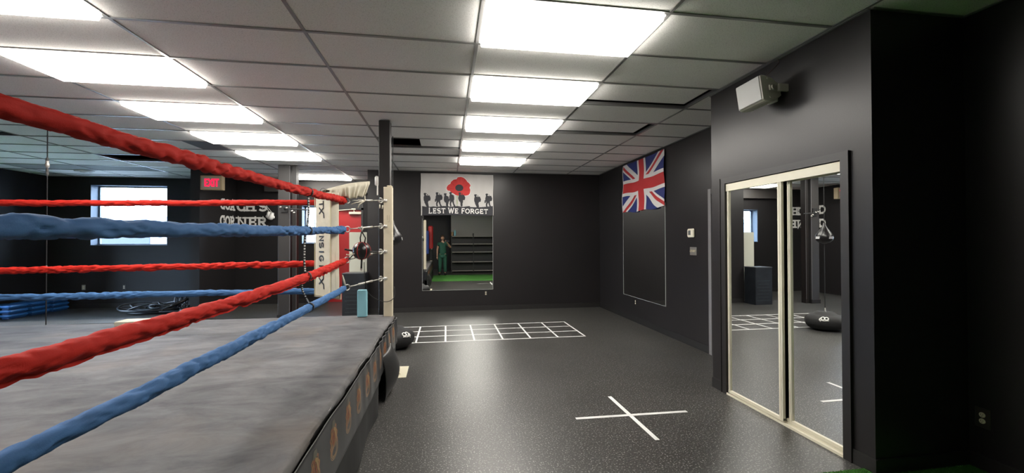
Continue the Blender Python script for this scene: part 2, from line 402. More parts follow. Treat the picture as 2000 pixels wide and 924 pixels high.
bb('baseboard_left', XL, XL + .012, YN, YF - .012, 'black rubber base along the left wall')
# closet casing
mb = MB().box(CX - .014, CX, OP0 - .065, OP0, 0, OPZ + .055).box(CX - .014, CX, OP1, OP1 + .075, 0, OPZ + .055).box(CX - .014, CX, OP0, OP1, OPZ, OPZ + .055)
mb.box(CX - .02, CX - .014, OP0 - .065, OP0 - .055, 0, OPZ + .055).box(CX - .02, CX - .014, OP1 + .065, OP1 + .075, 0, OPZ + .055)
struct('trim_2', mb, trim_m, 'black casing around the mirrored closet doors', 'trim')
# doorway at the right wall beside the closet
struct('trim_3', MB().box(XR - .022, XR, 4.97, 5.03, 0, 2.17), mat('grey door casing', (.17, .165, .17), .35), 'grey door casing strip where the right wall meets the closet', 'trim')
struct('trim_4', MB().box(XR - .022, XR, 4.05, 4.97, 2.10, 2.17), trim_m, 'black head casing of the hidden doorway behind the closet', 'trim')

# windows
def window(name, Wd, y, label, reveal):
    t = thing(name, label, 'window', kind='structure')
    x0, x1, z0, z1 = Wd; yy = y + .22; fr = MB(); k = .035
    fr.box(x0, x0 + k, yy, yy + .05, z0, z1).box(x1 - k, x1, yy, yy + .05, z0, z1).box(x0 + k, x1 - k, yy, yy + .05, z0, z0 + k).box(x0 + k, x1 - k, yy, yy + .05, z1 - k, z1)
    fr.build('window_frame', mat('window frame', (.10, .13, .18), .5), t)
    MB().box(x0 + k, x1 - k, yy + .02, yy + .026, z0 + k, z1 - k).build('window_pane', glass, t)
    r = MB().box(x0, x0 + .01, y + .0, yy, z0, z1).box(x1 - .01, x1, y, yy, z0, z1).box(x0, x1, y, yy, z1 - .01, z1).box(x0, x1, y - .012, yy, z0, z0 + .012)
    r.build('window_reveal', mat('painted window reveal', (.055, .085, .13), .6), t)
    return t
window('window_1', W1, YF, 'large bright window in the far wall', 0)
window('window_2', W2, YF, 'small bright window left of the red door', 0)
t = thing('added_window', 'unseen side window added in the left wall to bring daylight in', 'window', kind='structure')  # added out of view, sized for daylight on the floor and ceiling
mb = MB(); x = XL - .1
for y in (W3[0], 8.3, W3[1] - .05): mb.box(x, x + .05, y, y + .05, W3[2], W3[3])
mb.box(x, x + .05, W3[0], W3[1], W3[2], W3[2] + .05).box(x, x + .05, W3[0], W3[1], W3[3] - .05, W3[3]); mb.build('window_frame', trim_m, t)
MB().box(x + .02, x + .026, W3[0] + .05, W3[1] - .05, W3[2] + .05, W3[3] - .05).build('window_pane', glass, t)
# outside
tag(MB().box(-40, 30, 11.3, 60, -.5, -.4).box(-40, -9.3, -20, 11.3, -.5, -.4).build('pavement', snow), 'pale ground outside the windows', 'ground', kind='structure')
t = thing('neighbouring_building', 'pale building outside the large window, washed out by daylight', 'building', (-14, 25, -.4))
MB().box(-19, -8.0, 24, 30, -.4, 2.6).build('wall', ext_m, t)
MB().box(-19.2, -7.8, 23.8, 30.2, 2.6, 2.8).build('roof', mat('pale roof edge', (.4, .5, .6), .8), t)
MB().box(-17.2, -15.0, 23.93, 24, .9, 1.9).build('window', mat('bluish window band', (.010, .016, .028), .4), t); local(t)

# red door
t = thing('door_1', 'red door with a closer arm beside the cream board', 'door', kind='structure')
MB().box(DR[0] + .045, DR[1] - .03, YF + .04, YF + .085, 0, DR[3] - .05, .003).build('door_leaf', red_door, t)
MB().box(DR[0], DR[0] + .045, YF - .01, YF + .12, 0, DR[3]).box(DR[1] - .03, DR[1] + .02, YF - .01, YF + .12, 0, DR[3]).box(DR[0], DR[1] + .02, YF - .01, YF + .12, DR[3] - .05, DR[3] + .10).build('door_frame', mat('black steel door frame', (.012, .012, .013), .4), t)
c = MB().obox((-2.24, YF + .0, 2.20), (1, 0, 0), (0, 1, 0), (0, 0, 1), .15, .03, .032, .01); c.build('closer_body', cream, t)
MB().tube([(-2.27, YF + .0, 2.23), (-2.27, YF + .0, 2.285), (-2.3, YF - .02, 2.29), (-2.62, YF - .03, 2.262)], .011, 8).obox((-2.28, YF + .0, 2.30), (1, 0, 0), (0, 1, 0), (0, 0, 1), .05, .02, .016).build('closer_arm', cream, t)

# ------------------------------------------------------------------ ceiling: tiles, grid, missing tiles
GX, GY, TX, TY = .2285, 1.9086, 1.2192, .6096
lights = {(c, r) for c in (0, -3) for r in (1, 3, 5, 7, 9)} | {(-3, 13)}
missing = {(-5, 10)}
def inside(c, r): return True
tiles = MB(); void_tiles = MB(); lifted = []
i0, i1 = math.floor((XL - GX) / TX), math.ceil((XR - GX) / TX)
j0, j1 = math.floor((YN - GY) / TY), math.ceil((YF - GY) / TY)
tilt = {(1, 3): (.085, .06), (1, 5): (.06, .075), (-6, 7): (.10, .0), (-1, 8): (.03, .0)}
dark_cells = {(-7, 12), (-6, 12)}
for ci in range(i0, i1):
    for r in range(j0, j1):
        x0, x1, y0, y1 = GX + ci * TX, GX + (ci + 1) * TX, GY + r * TY, GY + (r + 1) * TY
        x0, x1, y0, y1 = max(x0, XL), min(x1, XR), max(y0, YN), min(y1, YF)
        if x1 - x0 < .01 or y1 - y0 < .01 or (ci, r) in lights or (ci, r) in missing: continue
        z = CEIL + .004
        if (ci, r) == (-1, 7): lifted.append((x0 + .60, x1, y0, y1 - .06, z + .012, 'half-missing')); continue
        if (ci, r) == (-4, 8): tiles.box(x0, x0 + .78, y0, y1, z, z + .015); continue
        if (ci, r) in tilt:
            gy, gx = tilt[ci, r]; lifted.append((x0 + .0, x1 - gx - .0, y0 + .0, y1 - gy, z + .02, 'shifted')); continue
        if (ci, r) in dark_cells: void_tiles.box(x0, x1, y0, y1, z, z + .015); continue
        tiles.box(x0, x1, y0, y1, z, z + .015)
ceil = struct('ceiling', tiles, tile_m, 'suspended ceiling of speckled grey tiles', 'ceiling')
void_tiles.build('stained_tile', mat('grey stained tile', (.30, .31, .30), .9), ceil)
for q in lifted: MB().box(*q[:4], q[4], q[4] + .015).build('shifted_tile', tile_m, ceil)
MB().box(GX - 4 * TX + .80, GX - 3 * TX - .02, GY + 8 * TY + .02, GY + 9 * TY - .02, CEIL - .004, CEIL + .01).build('vent_panel', mat('dark vent grille', (.11, .11, .115), .6), ceil)
g = MB(); hw = .012
for ci in range(i0, i1 + 1):
    x = GX + ci * TX
    if XL < x < XR: g.box(x - hw, x + hw, YN, YF, CEIL - .003, CEIL + .003).box(x - .001, x + .001, YN, YF, CEIL + .003, CEIL + .035)
for r in range(j0, j1 + 1):
    y = GY + r * TY
    if YN < y < YF: g.box(XL, XR, y - hw, y + hw, CEIL - .0035, CEIL + .0025).box(XL, XR, y - .001, y + .001, CEIL + .003, CEIL + .035)
# wall angle
for (x0, x1, y0, y1) in ((XR - .022, XR, CY1, YB), (XR - .022, XR, YN, CY0), (CX - .022, CX, CY0, CY1), (CX, XR, CY0 - .022, CY0), (CX, XR, CY1, CY1 + .022), (-1.6, XR, YB - .022, YB), (XL, -1.62, YF - .022, YF)):
    g.box(x0, x1, y0, y1, CEIL - .005, CEIL + .001)
g.build('ceiling_grid', bar_m, ceil)

ordn = ['first', 'second', 'third', 'fourth', 'fifth']
def ceiling_light(ci, r, label, drop=.044):
    x0, x1, y0, y1 = GX + ci * TX + hw, GX + (ci + 1) * TX - hw, GY + r * TY + hw, GY + (r + 1) * TY - hw
    t = thing('ceiling_light', label, 'ceiling light', ((x0 + x1) / 2, (y0 + y1) / 2, CEIL), 'fluorescent ceiling panels')
    fr = MB(); k = .008; cx, cy = (x0 + x1) / 2, (y0 + y1) / 2
    fr.box(x0 - cx, x1 - cx, y0 - cy, y0 + k - cy, -.004, .06).box(x0 - cx, x1 - cx, y1 - k - cy, y1 - cy, -.004, .06).box(x0 - cx, x0 + k - cx, y0 - cy, y1 - cy, -.004, .06).box(x1 - k - cx, x1 - cx, y0 - cy, y1 - cy, -.004, .06)
    fr.box(x0 - cx, x1 - cx, y0 - cy, y1 - cy, .06, .08)
    fr.build('frame', white, t)
    def fn(u, v):
        e = min(u, 1 - u, (v, 1 - v)[v > .5] * .5)
        sag = drop * min(1, e / .006) + .012 * math.sin(PI * u) * math.sin(PI * v)  # lens hung low so its glowing sides brighten the ceiling
        return ((x0 + k - cx) + (x1 - x0 - 2 * k) * u, (y0 + k - cy) + (y1 - y0 - 2 * k) * v, -sag + .004)
    MB().grid(fn, 100, 50).build('lens', lens_on, t)
    return t
first_light = None
for n, r in enumerate((1, 3, 5, 7, 9)):
    l_ = ceiling_light(0, r, ['nearest and largest lit ceiling panel of the row leading to the poppy flag, lens sagging',
                         'second lit ceiling panel of the row leading to the poppy flag', 'third and middle lit ceiling panel of the row leading to the poppy flag',
                         'fourth lit ceiling panel of the row leading to the poppy flag', 'farthest lit ceiling panel, just before the poppy flag'][n])
    first_light = first_light or l_
def crease(li, off, amp, x0, x1):
    pts = [(x0 + (x1 - x0) * k / 24, -.16 + off - amp * math.sin(PI * k / 24), -.0365) for k in range(25)]
    MB().tube(pts, .0014, 6).build('lens_crease', mat('dark crease in the lens', (.02, .02, .018), .8), li)
for k in range(3): crease(first_light, .02 * 0 - .010 * k, .055 + .008 * k, -.40 + .03 * k, .48 - .04 * k)
for n, r in enumerate((1, 3, 5, 7, 9)):
    ceiling_light(-3, r, ['lit ceiling panel above the ring, cut by the top left picture corner',
                          'second and largest whole lit ceiling panel of the row above the ring', 'third lit ceiling panel of the row above the ring',
                          'fourth lit ceiling panel of the row above the ring', 'fifth lit ceiling panel of the row above the ring, small and distant'][n])
ceiling_light(-3, 13, 'farthest lit ceiling panel, right of the double column near the red door')
ceiling_light(-3, -3, 'unseen lit ceiling panel added behind the photographer above the near end of the ring')  # added out of view for fill light from behind the camera
t = thing('ceiling_vent', 'small round ceiling vent near the large window', 'vent', (-7.45, 9.95, CEIL))
MB().lathe([(.16, 0), (.15, -.02), (.12, -.03), (.10, -.012)], n=28).build('ring', white, t, True)
MB().lathe([(.07, -.004), (.065, -.035), (.01, -.045)], n=24).build('cone', white, t, True)

# ------------------------------------------------------------------ columns
def column(name, x0, x1, y0, y1, label, extra=None):
    t = thing(name, label, 'column', ((x0 + x1) / 2, (y0 + y1) / 2, 0))
    MB().box(x0, x1, y0, y1, 0, CEIL - .01, .006).build('shaft', trim_m if not extra else mat('dark grey painted column', (.032, .030, .030), .5), t)
    MB().box(x0 - .012, x1 + .012, y0 - .012, y1 + .012, 0, .09).build('base', base_m, t)
    if extra: extra(t)
    return local(t)
def pipe(t):
    MB().box(-2.965, -2.885, 8.66, 8.80, 0, CEIL - .01, .004).build('chase', trim_m, t)
    MB().box(-2.990, -2.980, 8.60, 8.612, .1, CEIL - .02).build('corner_bead', mat('grey corner bead', (.12, .115, .12), .4), t)
    MB().box(-2.885, -2.879, 8.65, 8.656, .1, CEIL - .02).build('corner_bead', mat('grey edge bead', (.12, .115, .12), .4), t)
column('support_column', -.815, -.68, 5.26, 5.395, 'slim black square column rising behind the cream ring post')
column('support_column', -3.2, -2.99, 8.61, 8.80, 'thick charcoal column with a narrow chase on its side, near the small window', pipe)
# arm on the far column
t = thing('bag_bracket', 'small black steel bag bracket with chrome fittings on the thick column', 'bracket', (-3.0, 8.58, 2.13))
MB().box(-3.14, -3.02, 8.585, 8.61, 2.06, 2.24).tube([(-3.08, 8.59, 2.13), (-3.02, 8.50, 2.13), (-2.62, 8.45, 2.10)], .013, 8).build('arm', black_strap, t)
for p in ((-3.14, 8.57, 2.16), (-3.0, 8.49, 2.14), (-2.9, 8.47, 2.08), (-2.86, 8.47, 2.05)): MB().lathe([(.004, -.02), (.013, -.014), (.013, .014), (.004, .02)], p, 12, (1, 0, .3)).build('fitting', steel_white, t, True)
local(t)
# white wall gadget at column
t = thing('column_sensor', 'small white device with a narrow tube on the side of the slim column', 'device', (-.84, 5.25, 2.2))
MB().obox((-.838, 5.28, 2.235), (1, 0, 0), (0, 1, 0), (0, 0, 1), .023, .03, .06, .014).build('housing', white, t, True)
MB().tube([(-.828, 5.26, 2.19), (-.828, 5.26, 2.06)], .009, 8).build('tube', white, t); local(t)

# ------------------------------------------------------------------ closet mirror doors
t = thing('door_2', 'left mirrored sliding closet door in a cream frame', 'door', kind='structure')
xf = CX + .012
def sliding(t, ya, yb, x, stiles, zt):
    MB().box(x + .006, x + .012, ya + .01, yb - .01, .03, zt).build('mirror', mirror_m, t)
    fr = MB()
    for (s0, s1) in stiles: fr.box(x - .008, x + .018, s0, s1, .022, zt + .01, .003).box(x - .0105, x - .008, (s0 + s1) / 2 - .003, (s0 + s1) / 2 + .003, .03, zt)
    fr.box(x - .006, x + .018, ya, yb, .018, .045).box(x - .006, x + .018, ya, yb, zt - .01, zt + .02)
    fr.build('frame', cream, t)
sliding(t, 3.025, OP1 - .004, xf, [(3.025, 3.068), (OP1 - .030, OP1 - .006)], 2.0)
t = thing('door_3', 'right mirrored sliding closet door in a cream frame', 'door', kind='structure')
sliding(t, OP0 - .02, 3.03, xf + .034, [(2.975, 3.005)], 2.0)
t = thing('door_track', 'cream metal track and fascia of the mirrored closet doors', 'door track', (CX, 3.1, 0), kind='structure')
MB().box(CX + .0, CX + .012, OP0, OP1, 1.975, OPZ - .006).box(CX + .012, CX + .08, OP0, OP1, 2.02, OPZ - .006).build('fascia', cream, t)
MB().box(CX - .012, CX + .085, OP0, OP1, 0, .008).box(CX - .010, CX - .004, OP0, OP1, .008, .018).box(CX + .031, CX + .036, OP0, OP1, .008, .018).box(CX + .072, CX + .078, OP0, OP1, .008, .018).build('floor_track', cream, t); local(t)
struct('trim_5', MB().box(CX + .10, CX + .11, OP0, OP1, 0, OPZ), trim_m, 'dark interior behind the closet doors', 'trim')

# ------------------------------------------------------------------ wall fittings
def outlet(c, n, label, plate, body, wd=.07, ht=.115):
    n = Vector(n); a = Vector((0, 0, 1)).cross(n).normalized(); up = Vector((0, 0, 1)); c = Vector(c)
    t = thing('outlet', label, 'outlet', c)
    MB().obox(c + n * .003, a, up, n, wd / 2, ht / 2, .004, .002).build('plate', plate, t)
    for s in (-1, 1):
        rc = MB().lathe([(.0165, -.002), (.0165, .003), (.0145, .0045)], c + n * .007 + up * .020 * s, 20, n)
        r = rc.build('receptacle', body, t)
        sl = MB()
        for dx in (-.006, .006): sl.obox(c + n * .0115 + up * (.020 * s + .003) + a * dx, a, up, n, .001, .004, .0006)
        sl.obox(c + n * .0115 + up * (.020 * s - .008), a, up, n, .002, .002, .0006)
        s_ = sl.build('slot', ink, r)
    return local(t)
ivory = mat('ivory plastic', (.60, .55, .42), .4)
outlet((XR, 2.205, .343), (-1, 0, 0), 'near duplex outlet with ivory sockets on a black plate, low on the near right wall', mat('black cover plate with worn edge', (.035, .030, .028), .35), ivory, .078, .125)
outlet((XR, 7.22, .365), (-1, 0, 0), 'small outlet below the dark mirror on the right wall', base_m, ivory)
outlet((.84, YB, .366), (0, -1, 0), 'small outlet below the right end of the end wall mirror', base_m, ivory)
outlet((-8.12, YF, .475), (0, -1, 0), 'grey plated outlet below the large window', mat('grey plate', (.30, .30, .28), .5), ivory)
outlet((-7.31, YF, .465), (0, -1, 0), 'dark plated outlet between the large window and the stub wall', base_m, ivory)
t = thing('thermostat', 'white thermostat with a grey screen above the light switches', 'thermostat', (XR, 5.435, 1.60))
MB().obox((XR - .012, 5.435, 1.60), (0, 1, 0), (0, 0, 1), (1, 0, 0), .078, .062, .014, .012).build('housing', cream, t)
MB().obox((XR - .027, 5.45, 1.605), (0, 1, 0), (0, 0, 1), (1, 0, 0), .028, .032, .002).build('screen', mat('grey lcd', (.10, .11, .11), .3), t); local(t)
t = thing('light_switch', 'metal four-gang light switch plate below the thermostat', 'light switch', (XR, 5.395, 1.345))
MB().obox((XR - .003, 5.395, 1.345), (0, 1, 0), (0, 0, 1), (1, 0, 0), .078, .057, .004, .002).build('plate', chrome, t)
for k in range(4): MB().obox((XR - .012, 5.395 + (k - 1.5) * .036, 1.348), (0, 1, 0), (0, -.3, 1), (1, 0, 0), .006, .016, .008, .002).build('toggle', ivory, t)
local(t)

# wall mirrors
def wall_mirror(o, ax, n, wd, z0, z1, label, m=None):
    o, ax, n = Vector(o), Vector(ax), Vector(n); up = Vector((0, 0, 1))
    t = thing('wall_mirror', label, 'mirror', o + ax * wd / 2 + up * z0)
    c = o + ax * wd / 2 + up * (z0 + z1) / 2
    MB().obox(c + n * .006, ax, up, n, wd / 2, (z1 - z0) / 2, .003).build('glass', m or mirror_m, t)
    e = MB()
    for s in (-1, 1): e.obox(c + n * .006 + ax * s * (wd / 2 + .002), ax, up, n, .002, (z1 - z0) / 2, .005)
    e.obox(c + n * .006 - up * ((z1 - z0) / 2 + .002), ax, up, n, wd / 2 + .004, .002, .005)
    e.build('edge', mat('mirror edge', (.42, .44, .43), .4), t)
    return local(t)
wall_mirror((-.505, YB, 0), (1, 0, 0), (0, -1, 0), 1.50, .45, 2.10, 'tall wall mirror under the poppy flag, reflecting shelves and a person')
wall_mirror((XR, 6.15, 0), (0, 1, 0), (-1, 0, 0), 1.58, .455, 2.10, 'tall dark wall mirror under the crossed blue, red and white flag')
# clips at the mirror corner
tag(MB().box(-.53, -.50, YB - .02, YB - .002, 1.98, 2.03).build('mirror_clip', ink), 'small black clip at the upper left corner of the end wall mirror', 'clip')

# ------------------------------------------------------------------ painted flags (pattern as faces of one cloth mesh)
def in_poly(X, Y, poly):
    r = np.zeros(X.shape, bool); n = len(poly)
    for i in range(n):
        x0, y0 = poly[i]; x1, y1 = poly[(i + 1) % n]
        if y0 == y1: continue
        c = ((y0 > Y) != (y1 > Y)) & (X < (x1 - x0) * (Y - y0) / (y1 - y0) + x0); r ^= c
    return r
def near_seg(X, Y, a, b, h):
    ax, ay = a; dx, dy = b[0] - ax, b[1] - ay; L = dx * dx + dy * dy or 1e-9
    t = np.clip(((X - ax) * dx + (Y - ay) * dy) / L, 0, 1)
    return (X - ax - t * dx) ** 2 + (Y - ay - t * dy) ** 2 < h * h
def cloth_flag(name, label, idx, P, mats, th=.003):
    """idx: (rows from the top, cols) material indices; P(u, v) gives the surface point, v from the top"""
    nv, nu = idx.shape; mb = MB(); mb.grid(P, nu, nv); mb.m = [int(k) for k in idx.reshape(-1)]
    o = mb.build(name, mats, None, True); solid(o, th, 0); tag(o, label, 'flag'); return o
# poppy flag
nu, nv = 330, 190
U, V = np.meshgrid((np.arange(nu) + .5) / nu, (np.arange(nv) + .5) / nv)
PX, PY = 75 + U * 1290, 82 + V * 760
I = np.zeros((nv, nu), int)
pop = [(530, 330), (545, 300), (590, 268), (602, 230), (650, 190), (700, 180), (722, 145), (780, 133), (830, 148), (872, 185), (892, 220), (930, 250), (955, 290), (936, 330), (950, 370), (948, 430), (920, 470), (870, 482), (800, 472), (740, 487), (690, 477), (650, 447), (602, 432), (590, 402), (550, 398), (526, 365)]
halo = [((x - 745) * 1.04 + 745, (y - 320) * 1.05 + 320) for x, y in pop]
I[in_poly(PX, PY, halo)] = 4
I[in_poly(PX, PY, pop)] = 1
rip = (np.sin(np.arctan2(PY - 340, PX - 752) * 9 + .02 * PX) > .93) & (((PX - 752) ** 2 + (PY - 340) ** 2) > 95 ** 2)
I[in_poly(PX, PY, pop) & rip] = 5
I[((PX - 752) / 72) ** 2 + ((PY - 340) / 63) ** 2 < 1] = 2
I[near_seg(PX, PY, (718, 480), (712, 668), 5)] = 3
def sol(x, yt, pack, leg):
    y = yt
    I[((PX - x) / 20) ** 2 + ((PY - y) / 24) ** 2 < 1] = 2
    I[((PX - x - 3) / 27) ** 2 + ((PY - y + 10) / 11) ** 2 < 1] = 2
    polys = [[(x - 12, y + 18), (x + 18, y + 16), (x + 62, y + 40), (x + 66, y + 110), (x + 50, y + 150), (x - 8, y + 150), (x - 26, y + 100), (x - 24, y + 60)]]
    if pack: polys += [[(x + 25, y + 30), (x + 80, y + 18), (x + 100, y + 70), (x + 92, y + 115), (x + 40, y + 125)], [(x + 40, y - 5), (x + 50, y - 5), (x + 50, y + 40), (x + 40, y + 40)]]
    if leg == 0: polys += [[(x - 8, y + 145), (x + 50, y + 145), (x + 62, y + 230), (x + 22, y + 235), (x + 10, y + 190), (x - 4, y + 165)], [(x - 15, y + 145), (x + 8, y + 150), (x + 40, y + 225), (x + 20, y + 228)]]
    if leg == 1: polys += [[(x - 10, y + 140), (x + 25, y + 145), (x + 5, y + 190), (x + 12, y + 240), (x - 15, y + 240), (x - 22, y + 190)], [(x + 20, y + 140), (x + 55, y + 140), (x + 60, y + 190), (x + 85, y + 240), (x + 52, y + 240), (x + 35, y + 190)], [(x - 40, y + 110), (x - 15, y + 90), (x - 18, y + 150), (x - 40, y + 160)]]
    if leg == 2: polys += [[(x + 5, y + 140), (x + 50, y + 140), (x + 45, y + 240), (x + 12, y + 240)], [(x + 35, y + 140), (x + 62, y + 140), (x + 30, y + 235), (x + 20, y + 235)]]
    for p in polys: I[in_poly(PX, PY, p)] = 2
for a in ((150, 466, 1, 0), (360, 452, 1, 1), (505, 470, 0, 2), (600, 445, 0, 1), (762, 445, 1, 2), (1045, 472, 1, 0), (1250, 452, 1, 1)): sol(*a)
I[in_poly(PX, PY, [(95, 682), (185, 697), (300, 690), (350, 697), (480, 680), (600, 692), (720, 677), (800, 692), (935, 672), (945, 690), (1080, 692), (1200, 680), (1370, 662), (1370, 850), (95, 850)])] = 2
xx = 205.
txt = 'LEST WE FORGET'; adv = [GL[c][0] + .10 if c != ' ' else .45 for c in txt]; sc = 1070 / sum(adv)
for ch, ad in zip(txt, adv):
    big = ch in 'L' and xx < 210 or ch == 'W' or ch == 'F'; hgt = 94 if big else 84
    wd, st = letter_strokes(ch, .10)
    for k, s in enumerate(st):
        thn = 7.5 if len(s) > 1 and k < len(GL[ch][1]) else 4
        for p, q in zip(s, s[1:]):
            I[near_seg(PX, PY, (xx + p[0] * sc, 808 - p[1] * hgt), (xx + q[0] * sc, 808 - q[1] * hgt), thn)] = 4
    xx += ad * sc
I[(U < .012) | (U > .993)] = 6
fl_white = mat('pale grey polyester', (.47, .455, .44), .7, var=.05, vscale=3)
def Pf(u, v):
    x = -.535 + 1.54 * u + .004 * math.sin(v * 9); z = 2.935 - .88 * v + .006 * math.sin(u * 5) + (.015 * (1 - u) * (0 if v < .9 else 1) * -1)
    return (x, YB - .022 - .007 * math.sin(u * 17 + 3 * v) * (.3 + v) - .005 * math.sin(u * 41), z)
cloth_flag('poppy_flag', 'white flag with a red poppy and soldier silhouettes on the end wall', I, Pf,
           [fl_white, mat('poppy red', (.48, .022, .02), .7), mat('navy black print', (.018, .018, .024), .7), mat('stem green', (.20, .28, .08), .7), mat('white print', (.66, .65, .63), .7), mat('dark poppy crease', (.36, .012, .014), .7), mat('hem white', (.56, .55, .52), .7)])
# union flag
nu, nv = 300, 180
U, V = np.meshgrid((np.arange(nu) + .5) / nu, (np.arange(nv) + .5) / nv)
X60, Y30 = U * 60, V * 36          # 5:3
J = np.zeros((nv, nu), int); cxx, cyy = 30, 18
d1 = ((X60 - cxx) * 36 - (Y30 - cyy) * 60) / math.hypot(36, 60)   # main diagonal (top-left to bottom-right)
d2 = ((X60 - cxx) * 36 + (Y30 - cyy) * 60) / math.hypot(36, 60)
J[(abs(d1) < 3.6) | (abs(d2) < 3.6)] = 1
lft = X60 < cxx
J[(lft & (d1 < 0) & (d1 > -2.2)) | (~lft & (d1 > 0) & (d1 < 2.2))] = 2
J[(lft & (d2 > 0) & (d2 < 2.2)) | (~lft & (d2 < 0) & (d2 > -2.2))] = 2
J[(abs(X60 - cxx) < 6) | (abs(Y30 - cyy) < 6)] = 1
J[(abs(X60 - cxx) < 3.6) | (abs(Y30 - cyy) < 3.6)] = 2
J[U < .012] = 1
def Pu(u, v):
    y = 7.67 - 1.54 * u + .03 * v * (1 - u); z = 2.945 - .91 * v - .012 * math.sin(PI * u) + (.014 * math.sin(u * 14) * v)
    return (XR - .03 - .010 * math.sin(u * 15 + 2 * v) * (.2 + v) - .008 * math.sin(v * 11 + u * 4), y, z)
cloth_flag('union_flag', 'blue, red and white crossed flag high on the right wall', J, Pu, [mat('flag blue', (.012, .022, .13), .7), mat('flag white', (.60, .58, .56), .7), mat('flag red', (.42, .02, .022), .7)])

# ------------------------------------------------------------------ COACH'S CORNER lettering
t = thing('wall_lettering', "white COACH'S CORNER lettering wrapping from the stub wall onto the far wall", 'lettering', (-4.7, YF, 2.1))
fx = -4.97
def let(ch, o, ax, w_, h_): letter_mb(ch, o, ax, (0, 0, 1), h_, w_, .22, .19, .005).build('letter', letter_m, t)
for ch, y in (('C', 10.16), ('O', 10.38), ('A', 10.60)): let(ch, (fx, y, 2.24), (0, 1, 0), .19, .225)
for ch, y in (('C', 10.16), ('O', 10.38), ('R', 10.60)): let(ch, (fx, y, 1.86), (0, 1, 0), .19, .225)
def xat(u): return onY(u, 430, YF).x
for ch, a, c in (('C', 463, 477.5), ('H', 479, 497), ("'", 499, 503), ('S', 505, 519.5)):
    xa, xb = xat(a), xat(c); let(ch, (xa, YF, 2.235), (1, 0, 0), xb - xa + .02, .22)
for ch, a, c in (('N', 463, 481.3), ('E', 485, 500.5), ('R', 503, 520)):
    xa, xb = xat(a), xat(c); let(ch, (xa, YF, 1.86), (1, 0, 0), xb - xa + .01, .22)
local(t)
# white gloves ornament
def glove(c, s, tilt_, t):
    c = Vector(c); a = Vector((math.cos(tilt_), 0, math.sin(tilt_))); b_ = Vector((-math.sin(tilt_), 0, math.cos(tilt_)))
    f = [(.0, .030), (.03, .044), (.07, .055), (.11, .060), (.15, .052), (.175, .03), (.18, .008)]
    m = MB().lathe([(r, z) for z, r in f], c, 16, -b_)
    m.lathe([(.004, 0), (.024, .015), (.028, .04), (.02, .065), (.004, .075)], c - b_ * .06 + a * .045 * s, 12, (-b_ + a * .2 * s))
    g_ = m.build('glove', letter_m, t, True); MB().torus(c, b_, .034, .008, 16, 6).build('cuff', white, g_)
t = thing('glove_pair', 'pair of small white boxing gloves hanging by the lettering', 'boxing gloves', (-4.2, YF - .05, 2.15))
glove((-4.22, YF - .05, 2.21), -1, .15, t); glove((-4.13, YF - .07, 2.19), 1, -.25, t)
MB().tube([(-4.22, YF - .05, 2.22), (-4.28, YF - .03, 2.33), (-4.31, YF - .01, 2.42)], .004, 6).tube([(-4.13, YF - .07, 2.19), (-4.25, YF - .03, 2.32), (-4.31, YF - .01, 2.42)], .004, 6).build('lace', letter_m, t); local(t)
# exit sign
t = thing('exit_sign', 'beige box exit sign with glowing red letters on the stub wall', 'exit sign', (-4.78, 9.4, 2.7))
MB().box(-4.975, -4.565, 9.40, 9.52, 2.565, 2.86, .008).build('housing', exit_box, t)
MB().box(-4.94, -4.60, 9.388, 9.40, 2.60, 2.83).build('face', exit_face, t)
for k, ch in enumerate('EXIT'): letter_mb(ch, (-4.89 + (0, .075, .155, .195)[k], 9.388, 2.635), (1, 0, 0), (0, 0, 1), .155, (.075, .08, .045, .075)[k], .17, 0, .004).build('letter', exit_red, t)
local(t)

# ------------------------------------------------------------------ floor tape
b = MB(); tw = .026
xs = [-.45 + .4325 * k for k in range(-4, 7)]; ys = [6.305, 6.695, 7.085, 7.475]
for x in xs: b.box(x - tw / 2, x + tw / 2, ys[0] - .013, ys[-1] + .013, 0, .0012)
for y in ys: b.box(xs[0] - .013, xs[-1] + .013, y - tw / 2, y + tw / 2, 0, .0015)
tag(b.build('agility_ladder_tape', white_tape), 'white taped ladder grid on the floor before the end wall', 'floor tape')
def strip(p, q, w_, z):
    p, q = Vector(p), Vector(q); d = (q - p).normalized(); n = Vector((-d.y, d.x, 0)) * w_ / 2
    return MB().prism([(v_.x, v_.y) for v_ in (p - n, q - n, q + n, p + n)], (0, 0, z), (1, 0, 0), (0, 1, 0), .0012)
t = thing('floor_cross', 'white taped X on the floor before the mirrored closet', 'floor tape', (1.55, 3.4, 0))
strip((1.545, 3.83, 0), (1.563, 2.94, 0), .036, 0).build('tape_strip', white_tape, t)
strip((1.073, 3.40, 0), (2.076, 3.385, 0), .036, .0011).build('tape_strip', white_tape, t); local(t)
# turf
def turf(x0, x1, y0, y1, label):
    r = random.Random(3); mb = MB().box(x0, x1, y0, y1, 0, .008)
    o = mb.build('artificial_turf', turf_m); tag(o, label, 'artificial turf')
    return o
ts = turf(-.56, XR - .013, -.45, 2.262, 'strip of green artificial turf on the near floor, seen bottom right')
MB().box(CX + .0, XR - .013, 2.262, CY0 - .013, 0, .008).build('turf_edge', turf_m, ts)
MB().box(-.5, CX - .013, 2.262, 2.345, 0, .008).build('turf_edge', turf_m, ts)
def blades(x0, x1, y0, y1, n, seed):
    r = random.Random(seed); mb = MB()
    for _ in range(n):
        x, y = r.uniform(x0, x1), r.uniform(y0, y1); a = r.uniform(0, PI); h_ = r.uniform(.012, .022); w_ = .0016
        dx, dy = math.cos(a) * w_, math.sin(a) * w_; lx, ly = r.uniform(-.006, .006), r.uniform(-.006, .006)
        mb.add([(x - dx, y - dy, .006), (x + dx, y + dy, .006), (x + lx, y + ly, h_)], [(0, 1, 2)])
    return mb
o = blades(2.25, XR - .02, 1.95, 2.34, 26000, 5)
